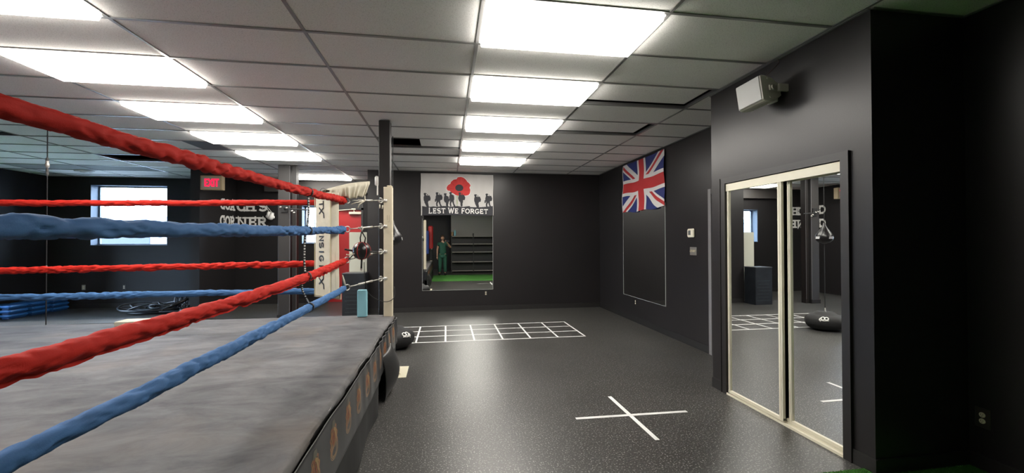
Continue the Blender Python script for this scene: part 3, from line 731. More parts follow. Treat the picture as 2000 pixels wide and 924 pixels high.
o.f = [f for f in o.f]; ob = o.build('turf_blades', turf_m, ts); ob['kind'] = 'stuff'
turf(-8.6, -6.2, 6.2, 8.3, 'unseen green turf patch added by the side window to tint the ceiling')  # hidden turf, added to bounce green onto the far ceiling

# ------------------------------------------------------------------ boxing ring
RX, RY0, RY1, RX0, DZ = -.60, -.62, 5.06, -6.1, .65
ring = thing('boxing_ring', 'boxing ring with grey canvas, logo banner and red and blue ropes', 'boxing ring', (-3.3, 2.2, 0))
def nz(x, y=0, z=0): return noise.noise(Vector((x, y, z)))
def edge_x(y): return RX + .010 * nz(y * 1.3, 3.1) + .003 * nz(y * 5, 1.1)
def edge_z(y): return DZ + .008 * nz(y * 2.3, 7.7)
# platform core
MB().box(RX0 + .06, RX - .06, RY0 + .06, RY1 - .06, .0, DZ - .04).build('platform', trim_m, ring)
# canvas top with a rolled edge on the near side
def canv(u, v):
    y = RY0 + (RY1 - RY0) * v
    if u < .9:
        x = RX0 + (edge_x(y) - .035 - RX0) * (u / .9)
        near = max(0, (u - .6) / .3)
        z = DZ - .012 + .005 * nz(x * 1.3, y * 1.3) + .004 * near * nz(x * 9 + y * 6, y * 2.5) - .0 * near
        return (x, y, z)
    s = (u - .9) / .1 * PI / 2 * 1.15
    R = .034 + .004 * nz(y * 3, 9)
    return (edge_x(y) - .035 + R * math.sin(s) , y, DZ - .012 - R * (1 - math.cos(s)) + .003 * nz(y * 14, s * 2))
MB().grid(canv, 220, 260).build('canvas', deck_m, ring, True)
def canv_far(u, v):
    x = RX0 + (RX - .02 - RX0) * u; s = v * PI / 2; return (x, RY1 + .03 * math.sin(s) + .0, DZ - .012 - .05 * (1 - math.cos(s)) - .18 * max(0, v - .7))
MB().grid(canv_far, 80, 8).build('canvas_hem', deck_m, ring, True)
# black tuck between canvas and banner
def tuck(u, v):
    y = RY0 + (RY1 - RY0) * u; return (edge_x(y) - .006 + .006 * math.sin(v * PI) - .004, y, DZ - .03 - .035 * v + .003 * nz(y * 5, 4))
solid(MB().grid(tuck, 200, 3).build('canvas_piping', mat('black vinyl fold', (.010, .010, .010), .35), ring, True), .004)
def flare(y):
    # folds where the banner is bunched, near the corner
    k = max(0, min(1, (y - 2.7) / 1.2)); return k
def ban_pt(y, z, off=0.):
    t_ = (DZ - .02 - z) / .35; k = flare(y)
    x = edge_x(y) + .012 + .010 * t_ + k * (.007 * math.sin(y * 30 + z * 4 + 3 * nz(y * 2, 1)) * (1 - .75 * t_) + .005 * nz(y * 7, z * 3)) + (1 - k) * .003 * nz(y * 3, z * 3)
    lower = max(0, .33 - z) * 0
    return (x + off, y, z)
def ban_top(y): return DZ - .038 - .035 * (1 - min(1, max(0, (y - 1.6) / .9))) * .0 + .006 * nz(y * 2.0, 5) - .012
def ban_bot(y): return .285 + .015 * nz(y * 1.1, 8) + (.03 * min(1, max(0, (y - 4.2) / .8)))
def ban(u, v):
    y = RY0 + (RY1 - RY0) * u; a, c = ban_top(y), ban_bot(y); return ban_pt(y, a + (c - a) * v)
bn = solid(MB().grid(ban, 520, 14).build('apron_banner', banner_m, ring, True), .002)
def hem(u, v):
    y = RY0 + (RY1 - RY0) * u; return ban_pt(y, ban_top(y) - .005 * v + .0005, .0026)
MB().grid(hem, 400, 1).build('banner_hem', mat('grey hem line', (.32, .31, .30), .5), bn, True)
# far end of banner around the corner
def ban_far(u, v):
    x = RX + .02 - 1.2 * u; return (x, RY1 + .035 + .01 * math.sin(u * 30), .60 - .31 * v)
solid(MB().grid(ban_far, 60, 6).build('apron_banner', banner_m, ring, True), .002)
# crests printed on the banner
gold = mat('gold print', (.36, .22, .11), .4); orange = mat('orange print', (.30, .125, .06), .4); redp = mat('dark red print', (.25, .05, .03), .4); greyp = mat('grey hatch print', (.16, .145, .12), .5); yell = mat('yellow print', (.34, .21, .09), .4)
def crest(y0, par):
    mb = MB(); W_, H_ = .066, .125; zc = ban_bot(y0) + .115
    def rib(pts, wd, mi):
        mb.mi = mi; fine = []
        for (a, c) in zip(pts, pts[1:]):
            n = max(1, int(math.hypot((c[0] - a[0]) * W_, (c[1] - a[1]) * H_) / .012))
            fine += [(a[0] + (c[0] - a[0]) * k / n, a[1] + (c[1] - a[1]) * k / n) for k in range(n)]
        fine.append(pts[-1])
        L = []
        for k, p in enumerate(fine):
            q, r = fine[min(k + 1, len(fine) - 1)], fine[max(k - 1, 0)]
            dx, dy = (q[0] - r[0]) * W_, (q[1] - r[1]) * H_; l = math.hypot(dx, dy) or 1; nx, ny = -dy / l * wd / 2, dx / l * wd / 2
            yy, zz = y0 + p[0] * W_, zc + p[1] * H_
            L.append((ban_pt(yy + nx, zz + ny, .0018 + mi * .0003), ban_pt(yy - nx, zz - ny, .0018 + mi * .0003)))
        v = [x for ab in L for x in ab]; mb.add(v, [(2 * k, 2 * k + 1, 2 * k + 3, 2 * k + 2) for k in range(len(L) - 1)])
    # concentric gold loops at the bottom
    for k, (rx, ry) in enumerate(((1.0, .30), (.80, .235), (.62, .18))): rib([(-rx * .98, .35)] + arc(0, .02, rx, ry, 180, 360, 14) + [(rx * .98, .35)], .0045, 1)
    rib([(-.55, .42), (-.5, .62), (-.28, .86), (0, .95)], .020, 2); rib([(.55, .42), (.5, .62), (.28, .86), (0, .95)], .018, 5); rib([(-.25, .3), (-.2, .7)], .014, 3); rib([(.22, .35), (.2, .75)], .014, 3)
    # flames
    rnd = random.Random(11)
    for s in (-1, 1):
        rib([(s * .95, .2), (s * .78, .45), (s * .98, .62), (s * .62, .78), (s * .7, .95), (s * .35, 1.02)], .013, 2)
        rib([(s * .75, .3), (s * .55, .55), (s * .72, .7), (s * .4, .9)], .007, 5)
    rib(arc(.0, .62, .30, .26, 0, 360, 16), .006, 3); rib(arc(.0, .55, .5, .42, 20, 200, 14), .005, 3)
    rib([(-.05, .8), (.1, .6), (-.1, .45), (.05, .3)], .006, 3)
    # diagonal band
    rib([(-.95, .02), (.95, .62)], .011, 2); rib([(-.95, -.06), (.95, .54)], .003, 1); rib([(-.9, .10), (.9, .70)], .003, 1)
    # mane at the top
    for k in range(7): x = -.42 + .14 * k; rib([(x, .12 + .05 * (k % 2)), (x * 1.2 + .12, .45), (x * .9 - .05, .85)], .0035, 1 + 4 * (k % 2))
    for k in range(9): x = -.4 + .1 * k; rib([(x, 1.0), (x * .8 + .05 * (k % 3 - 1), 1.12 + .06 * (k % 2)), (x * .6, 1.26 + .04 * rnd.random())], .006, 4)
    mb.build('crest_print', [gold, gold, orange, redp, greyp, yell], par, True)
for k in range(18): crest(-.45 + .3075 * k - .010 + .0, bn)
# lower skirt with the bulge near the corner
def skirt(u, v):
    y = RY0 + (RY1 - .02 - RY0) * u; z = .36 * (1 - v)
    x = RX + .008 + .012 * math.sin(y * 7) * v + .008 * nz(y * 4, z * 3)
    gap = math.exp(-((y - 4.12) / .22) ** 2)
    return (x - .10 * gap * v * (1 if y < 4.25 else .5), y, z + .004)
solid(MB().grid(skirt, 300, 10).build('skirt', skirt_m, ring, True), .003)
def bulge(u, v):
    y = 3.98 + .62 * u; z = .42 * (1 - v) + .012
    s = math.sin(PI * v) ** .7 if 0 < v < 1 else 0
    x = RX + .01 + (.12 * math.sin(PI * (u * .9 + .05))) * s * (1 - .2 * v) + .02 * math.sin(u * 9 + v * 3) * v * (1 - v) + .02 * v
    return (x, y + .05 * v * (1 - u), z)
solid(MB().grid(bulge, 40, 24).build('skirt_flap', mat('black drape with a dull shine', (.020, .020, .020), .38, bump=.3, bscale=8), ring, True), .004)
# posts
def post(x, y, nm='corner_post'):
    w_ = .048; mb = MB().box(x - w_, x + w_, y - w_, y + w_, DZ - .02, 2.125, .004)
    mb.box(x - .012, x + w_ - .004, y - w_ + .006, y + w_ - .006, 2.125, 2.142, .006)
    return mb.build(nm, cream_post, ring)
cpost = post(-.665, 5.0)
post(-.665, -.35); post(-6.0, 5.0); post(-6.0, -.35)
def worn(): # scuffed bracket outline on the post
    mb = MB(); y = 5.0 - .0485
    mb.box(-.672, -.668, y - .001, y, 1.74, 1.80).box(-.650, -.647, y - .001, y, 1.72, 1.80).box(-.672, -.647, y - .001, y, 1.72, 1.723).build('scuff_mark', mat('scuffed paint', (.42, .36, .26), .6), cpost)
worn()
# rope geometry
JZ = [1.93, 1.624, 1.297, 1.008]; J = (-1.06, 4.60)
def fold_tube(name, pts, R, m, seed, parent, step=.009, n=28, fold=1., label=None, flap=False):
    pts = [Vector(p) for p in pts]; L = [0]
    for a, c in zip(pts, pts[1:]): L.append(L[-1] + (c - a).length)
    tot = L[-1]; N = int(tot / step); v = []; f = []; rr = random.Random(seed)
    k = 0
    for i in range(N + 1):
        s = tot * i / N
        while k < len(L) - 2 and s > L[k + 1]: k += 1
        q = (s - L[k]) / (L[k + 1] - L[k]); p = pts[k].lerp(pts[k + 1], q); t_ = (pts[k + 1] - pts[k]).normalized()
        side = t_.cross(Vector((0, 0, 1))).normalized(); up = side.cross(t_)
        bunch = .5 + .5 * nz(s * 1.1 + seed * 9.1, 2.2); amp = fold * (.35 + .9 * bunch); bsq = .35 + 1.0 * max(0, min(1, .5 + 1.6 * nz(s * 1.9 + seed * 4.4, 6.6)))
        rad0 = R * (1 + .10 * nz(s * 2.1 + seed, 5.5) + .05 * nz(s * 9, seed))
        if s < .06: rad0 *= .82 + .18 * s / .06
        wob = side * .006 * nz(s * 3 + seed, 1.3) + up * .006 * nz(s * 2.6 + seed, 8.3)
        for a in range(n):
            th = 2 * PI * a / n
            w1 = nz(s * 17 + 2.2 * math.sin(th + seed), math.cos(th) * 1.1 + seed * 3, math.sin(th) * 1.1)
            w2 = nz(s * 38 + 3 * math.sin(th), math.cos(th) * 2.0 + seed, math.sin(th) * 2.0 + 4)
            rg = 1 - abs(w1) * 2
            # slanting pleats: sharp ridges that lean round the rope, stronger where the cover is bunched
            lean = 1.9 * math.sin(th + .7 * math.sin(s * 2.3 + seed)) + 1.6 * nz(s * 5 + seed, math.cos(th), math.sin(th))
            pl = abs(math.sin(s * (52 + 14 * nz(s * .7, seed)) * .5 + lean))
            pl2 = abs(math.sin(s * 23 * .5 - 1.3 * lean + seed))
            d = amp * (.20 * w1 + .15 * (rg - .5) + .08 * w2) + bsq * fold * (.32 * (pl ** .6 - .6) + .20 * (pl2 ** .7 - .6))
            r_ = rad0 * (1 + d)
            if math.sin(th) < 0: r_ *= 1 + .10 * (-math.sin(th))   # cloth hangs a little at the bottom
            v.append(p + wob + side * math.cos(th) * r_ + up * math.sin(th) * r_)
        if i:
            o = (i - 1) * n
            for a in range(n):
                l = (a + 1) % n; f.append((o + a, o + l, o + n + l, o + n + a))
    f += [tuple(range(n - 1, -1, -1)), tuple(N * n + a for a in range(n))]
    mb = MB().add(v, f)
    if flap:  # sewn closing flap below
        F_ = []
        for i in range(N + 1):
            s = tot * i / N; c = Vector((0, 0, 0)); base = v[i * n + int(n * .74)]
            F_.append((base, base + Vector((0, 0, -.010 - .006 * abs(nz(s * 5, seed)))) + Vector((.004 * nz(s * 20, 1), 0, 0))))
        vv = [x for ab in F_ for x in ab]
        mb.add(vv, [(2 * i, 2 * i + 1, 2 * i + 3, 2 * i + 2) for i in range(N)])
    o = mb.build(name, m, parent, True)
    if label: o['label'] = label
    return o
nearz = [1.828, 1.540, 1.195, .967]       # height of each rope where it crosses the picture edge (Y 1.18)
names = ['red', 'blue', 'red', 'blue']; lv = ['top', 'second', 'third', 'lowest']
ropes = []
for k in range(4):
    z0, z1 = JZ[k], nearz[k]; pts = []
    for i in range(25):
        y = J[1] - (J[1] - 0.05) * i / 24; s = (J[1] - y) / (J[1] - 1.18)
        z = z0 + (z1 - z0) * s + (-.012 if k != 2 else -.035) * math.sin(PI * min(1, s)) + (.10 * (s - 1) ** 2 if s > 1 else 0)
        pts.append((J[0] + .0, y, z))
    o = fold_tube('rope', pts, .0275, red_cloth if k % 2 == 0 else blue_cloth, k + 1.37, ring, fold=1.0, label='%s %s rope of the near side' % (names[k], lv[k]), flap=(k in (2,)))
    ropes.append(o)
farz = [1.868, 1.56, 1.235, .985]
for k in range(4):
    pts = []
    for i in range(25):
        x = J[0] - (6.0 - 1.06 - .4) * i / 24; s = (J[0] - x) / 4.0
        z = JZ[k] - .02 + (farz[k] - JZ[k] + .02) * math.sin(PI / 2 * min(1, s)) + (.04 * (s - 1) if s > 1 else 0)
        pts.append((x, J[1] + .0, z))
    fold_tube('rope', pts, .0265, red_cloth if k % 2 == 0 else blue_cloth, k + 8.1, ring, fold=(.7, 1.1, 1.35, .9)[k], label='%s %s rope of the far side' % (names[k], lv[k]))
# turnbuckles
TZ = [1.965, 1.672, 1.382, 1.073]
for k in range(4):
    a = Vector((J[0], J[1], JZ[k])); c = Vector((-.735, 4.93, TZ[k])); d = (c - a).normalized(); L = (c - a).length
    side = d.cross(Vector((0, 0, 1))).normalized()
    tb = MB(); tb.torus(a + d * .035, side, .030, .0055, 24, 8)
    tb.tube([a + d * .06, a + d * .06 + (c - a) * .30], .006, 8)
    tb.tube([a + d * L * .36, a + d * L * .37, a + d * L * .74, a + d * L * .75], [.008, .0125, .0125, .008], 10)
    tb.tube([a + d * L * .74, c - d * .035], .006, 8)
    tb.torus(c - d * .010, side, .026, .0085, 20, 8, PI * .0, PI * 1.65)
    tb.build('turnbuckle', chrome, ropes[k], True)
    hk = MB().tube([c - Vector((.02, .02, .0)), Vector((-.70, 4.965, TZ[k] - .004)), Vector((-.665, 4.975, TZ[k] - .004))], .0085, 8)
    hk.obox((-.690, 4.955, TZ[k]), (1, 1, 0), (-1, 1, 0), (0, 0, 1), .012, .012, .016, .003)
    hk.build('eye_bolt', steel_white, cpost, True)
# white ties at the joints
for P_, R_ in (([(-1.04, 4.60, 1.36), (-1.02, 4.61, 1.355), (-.93, 4.70, 1.375)], .006), ([(-1.07, 4.57, 1.15), (-1.06, 4.585, 1.09), (-1.05, 4.60, 1.03)], [.004, .009, .009]),
               ([(-1.1, 4.54, .99), (-1.07, 4.57, .985), (-1.05, 4.6, 1.0)], .009), ([(-.72, 4.935, 1.91), (-.725, 4.93, 1.87)], .007), ([(-.75, 4.93, 1.92), (-.75, 4.92, 1.875)], .007)):
    MB().tube(P_, R_, 8).build('rope_tie', canvas_cream, ring, True)
# spacer straps
def rope_pt(k, y): # centre of near rope k at y
    s = (J[1] - y) / (J[1] - 1.18); return Vector((J[0], y, JZ[k] + (nearz[k] - JZ[k]) * s + (-.012 if k != 2 else -.035) * math.sin(PI * min(1, s))))
sy = 3.42
for k, y in enumerate((sy + .02, sy, sy - .02, sy + .05)):
    c = rope_pt(k, y)
    def loop(u, v): a = 2 * PI * u; return c + Vector((math.cos(a) * .0335, (v - .5) * .024, math.sin(a) * .035))
    solid(MB().grid(loop, 24, 1).build('strap_loop', black_strap, ropes[k], True), .003)
def ribbon(pts, wd, axis, n=40):
    P = [Vector(p) for p in pts]; out = []
    for i in range(n + 1):   # catmull-rom
        s = i / n * (len(P) - 1); k = min(int(s), len(P) - 2); q = s - k
        p0, p1, p2, p3 = P[max(k - 1, 0)], P[k], P[k + 1], P[min(k + 2, len(P) - 1)]
        out.append(.5 * ((2 * p1) + (-p0 + p2) * q + (2 * p0 - 5 * p1 + 4 * p2 - p3) * q * q + (-p0 + 3 * p1 - 3 * p2 + p3) * q ** 3))
    ax = Vector(axis) * wd / 2; v = []
    for p in out: v += [p - ax, p + ax]
    return out, MB().add(v, [(2 * i, 2 * i + 1, 2 * i + 3, 2 * i + 2) for i in range(n)])
def marked_strap(pts, wd, par, seed):
    ax = Vector((.55, .83, 0)); out, mb = ribbon(pts, wd, ax, 60)
    o = solid(mb.build('rope_spacer', black_strap, par, True), .003, 0)
    r = random.Random(seed); m = MB(); nrm = Vector((.83, -.55, 0)); i = 2; glyphs = 'INSIGHTX'; gi = 0
    while i < 57:
        a, c = out[i], out[i + 2]; d = (c - a).normalized() ; L = (c - a).length
        ch = glyphs[gi % 8]; gi += 1
        wd_, st = letter_strokes(ch, 0)
        # text runs along the strap: letter 'up' is across the strap
        for k_, q in enumerate(st): ribbon_prism(m, [(p[0] * .9 * wd * .8, p[1] * wd * .8) for p in q], wd * .22, c - ax * wd * .20 + nrm * .0025, -d, ax, .0008 + .0001 * k_)
        i += 4
    m.build('strap_lettering', letter_m, o)
R1, R2, R3, R4 = rope_pt(0, sy + .02), rope_pt(1, sy), rope_pt(2, sy - .02), rope_pt(3, sy + .05)
E3 = Vector((0, 0, .03))
marked_strap([R1 - E3, R1.lerp(R2, .55) + Vector((.004, .004, 0)), R2 + E3], .017, ring, 1)
marked_strap([R2 - E3 + Vector((-.012, -.015, 0)), R2.lerp(R3, .5) + Vector((-.014, -.02, 0)), R3 + E3 + Vector((-.008, -.01, 0))], .016, ring, 2)
marked_strap([R3 - E3 + Vector((-.02, -.035, 0)), R3.lerp(R4, .40) + Vector((-.022, -.05, 0)), R3.lerp(R4, .75) + Vector((-.004, -.02, 0)), R4 + E3], .014, ring, 3)
local(ring)

# ------------------------------------------------------------------ corner pad
n_ = Vector((-.7071, -.7071, 0)); t_ = Vector((.7071, -.7071, 0)); up = Vector((0, 0, 1)); jc = Vector((J[0], J[1], 0))
pad = thing('corner_pad', 'cream canvas corner pad with black lettering tied in the ring corner', 'corner pad', (-1.2, 4.45, DZ))
zb, zt = .935, 1.985; pc = jc + n_ * (.140 + .05)
def padpt(a, d, z): return pc + t_ * a + n_ * d + up * z
def pads(u, v):
    a = 2 * PI * u; e = .22; ca, sa = math.cos(a), math.sin(a)
    x = .152 * math.copysign(abs(ca) ** e, ca); y = .05 * math.copysign(abs(sa) ** e, sa)
    z = zb + (zt - zb) * v; k = 1 + .03 * nz(z * 5, a); taper = 1 - .06 * v
    return padpt(x * k * taper, y * k, z + .006 * nz(z * 4, u * 6))
pm = MB().grid(pads, 48, 60); pm.f.append(tuple(range(48 - 1, -1, -1))); pm.m.append(0); pm.f.append(tuple(49 * 60 + i for i in range(48))); pm.m.append(0)
pm.build('pad_body', canvas_cream, pad, True, auto=None)
sm = MB()
for a in (-.146, .146): sm.tube([padpt(a, .05, z) for z in np.linspace(zb, zt, 30)], .004, 6)
sm.tube([padpt(a, .052, zb + .02) for a in np.linspace(-.14, .14, 12)], .003, 6)
sm.build('pad_seam', mat('canvas seam', (.60, .55, .36), .8), pad, True)
MB().obox(padpt(.025, -.058, zb + .03), t_, n_, up, .13, .006, .05, .003).build('pad_backing', mat('cream backing cloth', (.62, .50, .36), .8), pad)
def pad_letter(ch, z, sw=.19, big=1.):
    wd, st = letter_strokes(ch, 0); H = .080; asp = .060 / wd / H
    if ch == 'X': st = [[(.05, .95), (.75, .02)], [(.02, .02), (.5, .6), (.78, 1.0), (1.35, 1.08)]]
    m = MB()
    for k, q in enumerate(st): ribbon_prism(m, [(p[0] * asp * H, p[1] * H) for p in q], sw * H, padpt(-.055, .0525, z), -up, t_, .0015 + .0002 * k)
    m.build('pad_letter', ink, pad)
for k, ch in enumerate('INSIGHTX'): pad_letter(ch, 1.625 - .0665 * k - (.03 if k > 4 else 0))
for k, ch in enumerate('TX'): pad_letter(ch, 1.905 - .0665 * k, .19)
pq = thing('corner_pad', 'blue corner pad at the near corner of the ring, seen in the end mirror', 'corner pad', (-.86, -.1, DZ))
MB().obox((-.86, -.12, 1.44), (.7071, .7071, 0), (-.7071, .7071, 0), (0, 0, 1), .15, .05, .50, .03).build('pad_body', mat('navy vinyl', (.02, .05, .20), .4), pq); local(pq)
pq = thing('post_pad', 'red pad round the near corner post of the ring, seen in the end mirror', 'post pad', (-.665, -.35, DZ))
MB().box(-.665 - .11, -.665 + .09, -.35 - .09, -.35 + .09, 1.15, 2.16, .05).build('pad_body', mat('red vinyl', (.42, .02, .02), .4), pq); MB().box(-.665 - .09, -.665 + .08, -.35 - .08, -.35 + .08, .66, 1.15, .03).build('pad_skirt', black_nylon, pq); local(pq)
# canvas flap over the turnbuckle
fa = onY(632, 374, 4.30); fb = Vector((-.843, 4.817, 2.14)); apex_low = Vector((-.885, 4.775, 1.985))
def flap(u, v):
    # u along from pad to corner; v: 0 bottom near side, .5 ridge, 1 bottom far side
    top = Vector((-1.20, 4.42, 2.02)).lerp(fb, u) + up * (.055 * math.sin(PI * min(1, u * 1.2) * .5) - .03 * u) * 1.0
    depth = .045 + .125 * min(1, u * 1.9); side = Vector((.707, -.707, 0))
    s = 1 - abs(2 * v - 1); drop = (1 - s) ** 1.3
    sg = -1 if v < .5 else 1
    f = .026 * math.sin(u * 46 + 5 * nz(u * 5, v)) * drop + .006 * nz(u * 20, v * 5)
    w_ = (.035 + .05 * (1 - u)) * (1 - drop * .25)
    slant = 1 - .55 * max(0, u - .75) / .25 * 1.0
    return top + side * (-sg) * (w_ * min(1, (1 - s) * 3) + f) - up * (depth * drop * 1.0 + .010 * math.sin(u * 30) * drop) - Vector((.11, .11, 0)) * drop * max(0, u - .45)
solid(MB().grid(flap, 90, 24).build('canvas_flap', canvas_cream, pad, True), .003, 0)
MB().tube([(-.885, 4.76, 2.0), (-.88, 4.755, 1.955), (-.885, 4.745, 1.94), (-.93, 4.71, 1.90), (-.945, 4.70, 1.86)], .007, 8).tube([(-.885, 4.745, 1.94), (-.96, 4.68, 1.915), (-1.0, 4.66, 1.895)], .006, 8).build('tie_string', canvas_cream, pad, True)
# logo scribble on the curved top
MB().tube([padpt(-.02 + .045 * math.cos(a), .035 + .0 * math.sin(a), 2.02 + .018 * math.sin(a)) for a in np.linspace(.3, 5.6, 16)], .003, 6).build('pad_logo', ink, pad, True)
local(pad)

# ------------------------------------------------------------------ double end ball strapped in the ring corner
bc = onY(706.5, 490, 4.72)
t = thing('double_end_ball', 'black leather ball with red piping strapped between the ring corner turnbuckles', 'punch ball', bc)
MB().lathe([(.001 + .093 * math.sin(a), -.093 * math.cos(a)) for a in np.linspace(.03, PI - .03, 22)], bc, 36).build('ball', black_leather, t, True)
pp = MB()
for an in (.2, 1.25, 2.3): pp.tube([bc + Vector((math.cos(an) * math.cos(a) * .0945, math.sin(an) * math.cos(a) * .0945, math.sin(a) * .0945)) for a in np.linspace(0, 2 * PI, 40)[:-1]], .0028, 6, closed=True)
pp.build('piping', red_piping, t, True)
tp = Vector((bc.x + .0, bc.y, 1.655)); SP = []
for dx in (-.012, .030): SP.append(([bc + Vector((dx, 0, .088)), bc + Vector((dx * 1.3, 0, .14)), tp + Vector((0, 0, -.05))], .007))
SP.append(([bc - Vector((0, 0, .09)), bc - Vector((.004, 0, .19))], .010))
SP.append(([bc - Vector((.09, 0, .0)), Vector((bc.x - .17, bc.y - .03, bc.z + .018))], .010))
SP.append(([bc - Vector((.085, 0, .04)), Vector((-1.02, 4.62, 1.31))], .006))
SP.append(([bc + Vector((.09, 0, -.01)), Vector((-.765, 4.9, 1.375))], .009))
for P_, R_ in SP: MB().tube(P_, R_, 8).build('strap', black_strap, t, True)
MB().tube([tp + Vector((0, 0, -.05)), tp + Vector((.006, 0, -.02)), tp + Vector((0, 0, .01))], .006, 8).torus(tp + Vector((0, 0, -.015)), (0, 1, 0), .016, .004, 16, 6).build('snap_hook', steel_white, t, True)
MB().box(bc.x - .015, bc.x + .010, bc.y - .004, bc.y + .004, bc.z - .215, bc.z - .19).build('buckle', steel_white, t); local(t)
# loose black cable drooping from it to the post
cb = [onY(711, 512, 4.76), onY(713, 545, 4.76), onY(722, 575, 4.80), onY(748, 589, 4.90), onY(765, 586, 4.90), onY(771, 575, 4.95), onY(770, 560, 5.0)]
tag(MB().tube([Vector(p) for p in ribbon(cb, .01, (1, 0, 0), 40)[0]], .004, 6).build('loose_cord', black_strap, None, True), 'thin black cord drooping from the ball to the cream post', 'cord')

# ------------------------------------------------------------------ items on the ring
tag(MB().box(-.998, -.896, 4.93, 5.0, DZ - .008, .946, .006).build('foam_block', foam_blue), 'pale blue upright foam block on the ring canvas by the corner', 'foam block')
tag(MB().box(-3.325, -2.75, 4.80, 4.98, DZ - .004, .69, .005).build('foam_board', canvas_cream), 'cream slab lying at the far edge of the ring canvas behind the red rope', 'slab')
# card on the floor
t = thing('card_sheet', 'cream card sheet with a torn corner on the floor beside the ring', 'card', (-.52, 4.9, 0))
MB().prism([(-.56, 4.715), (-.441, 4.715), (-.446, 5.13), (-.555, 5.14), (-.585, 5.22), (-.585, 5.0)], (0, 0, .002), (1, 0, 0), (0, 1, 0), .004).build('sheet', mat('cream card', (.62, .58, .44), .7), t)
MB().add([(-.575, 4.98, .010), (-.50, 4.80, .012), (-.56, 4.84, .035)], [(0, 1, 2)]).build('torn_corner', mat('brown card', (.30, .20, .12), .8), t)
local(t)
tag(MB().lathe([(.002, 0), (.014, .004), (.018, .014), (.008, .022)], (-.592, 4.58, 0), 10).build('paper_scrap', white, None, True), 'tiny crumpled white scrap on the floor below the card sheet', 'scrap')

# ------------------------------------------------------------------ floor-to-ceiling bag behind the ring corner
sx, sy_ = -.75, 6.09
t = thing('floor_ceiling_ball', 'black teardrop speed ball on a floor to ceiling cord behind the cream post', 'punch ball', (sx, sy_, 0))
MB().lathe([(.010, .20), (.018, .17), (.030, .125), (.075, .05), (.115, -.01), (.128, -.06), (.118, -.105), (.08, -.145), (.02, -.165)][::-1], (sx, sy_, 1.60), 32).build('ball', black_leather, t, True)
MB().obox((sx - .0, sy_ - .127, 1.535), (1, 0, 0), (0, -.2, 1), (0, 1, 0), .035, .02, .003).build('label_patch', silver, t)
lb = MB().obox((sx + .127, sy_, 1.535), (0, 1, 0), (-.2, 0, 1), (1, 0, 0), .035, .02, .003)
lb.build('label_patch', silver, t)
MB().tube([(sx, sy_, 1.79), (sx, sy_, CEIL)], .005, 8).tube([(sx, sy_, 1.44), (sx - .0, sy_, .36)], .006, 8).build('cord', black_strap, t)
MB().tube([(sx, sy_, .36), (sx + .005, sy_ - .01, .31)], .010, 8).build('clip', steel_white, t); local(t)
t = thing('weight_sack', 'squat black weighted sack with a white logo at the foot of the ball cord', 'weight sack', (sx, sy_, 0))
def sack(u, v):
    a = 2 * PI * u; ph = v * PI; r = .285 * (math.sin(ph) ** .62) * (1 + .035 * math.sin(a * 7) * math.sin(ph)); z = .135 - .135 * math.copysign(abs(math.cos(ph)) ** .85, math.cos(ph))
    return (sx + r * math.cos(a) * 1.02, sy_ + r * math.sin(a), max(.002, z + (.03 if v > .9 else 0)))
MB().grid(sack, 56, 24).build('sack', black_nylon, t, True)
def sp(a, z):  # surface of the sack at angle a, height z
    c = max(-1, min(1, (.135 - z) / .135)); ph = math.acos(math.copysign(abs(c) ** (1 / .85), c)); r = .292 * math.sin(ph) ** .62 * (1 + .035 * math.sin(a * 7) * math.sin(ph)); return Vector((sx + r * math.cos(a), sy_ + r * math.sin(a), z + .004))
for a0 in (-.72,):
    lg = MB()
    loops = [[(math.cos(k) * .10 - .12, math.sin(k) * .018) for k in np.linspace(0, 6.28, 14)], [(math.cos(k) * .09 + .06, math.sin(k) * .02) for k in np.linspace(0, 6.28, 14)], [(-.22, -.028), (.0, -.034), (.25, -.026)], [(.12, .015), (.22, -.01), (.16, -.05)]]
    for L_ in loops: lg.tube([sp(a0 + p[0], .215 + p[1]) for p in L_], .007, 6)
    lg.build('sack_logo', letter_m, t, True)
MB().torus((sx, sy_, .285), (1, 0, 0), .022, .005, 16, 6).build('ring', steel_white, t, True); local(t)

# ------------------------------------------------------------------ box and board by the wall
t = thing('plyo_box', 'tall black plywood jump box before the cream board', 'box', (-1.82, 8.86, 0))
x0, x1, y0, y1, h_ = -2.03, -1.60, 8.63, 9.0, .87
bx = MB().box(x0, x1, y0, y1, 0, h_ - .02, .004); bx.build('body', wood_box, t)
MB().box(x0 - .004, x1 + .004, y0 - .004, y1 + .004, h_ - .02, h_, .004).build('lid', mat('scuffed black lid', (.05, .055, .065), .35), t)
sc_ = MB()
for k in range(7):
    z = .10 + .075 * k; sc_.box(x0 + .05 + .02 * (k % 3), x1 - .04 - .03 * (k % 2), y0 - .001, y0, z, z + .003)
sc_.build('scratch', mat('grey scratches', (.09, .11, .12), .5), t); local(t)
tag(MB().box(-2.02, -1.66, 9.19, 9.22, 0, 1.69, .003).build('leaning_board', board_m), 'tall cream board standing behind the black box', 'board')

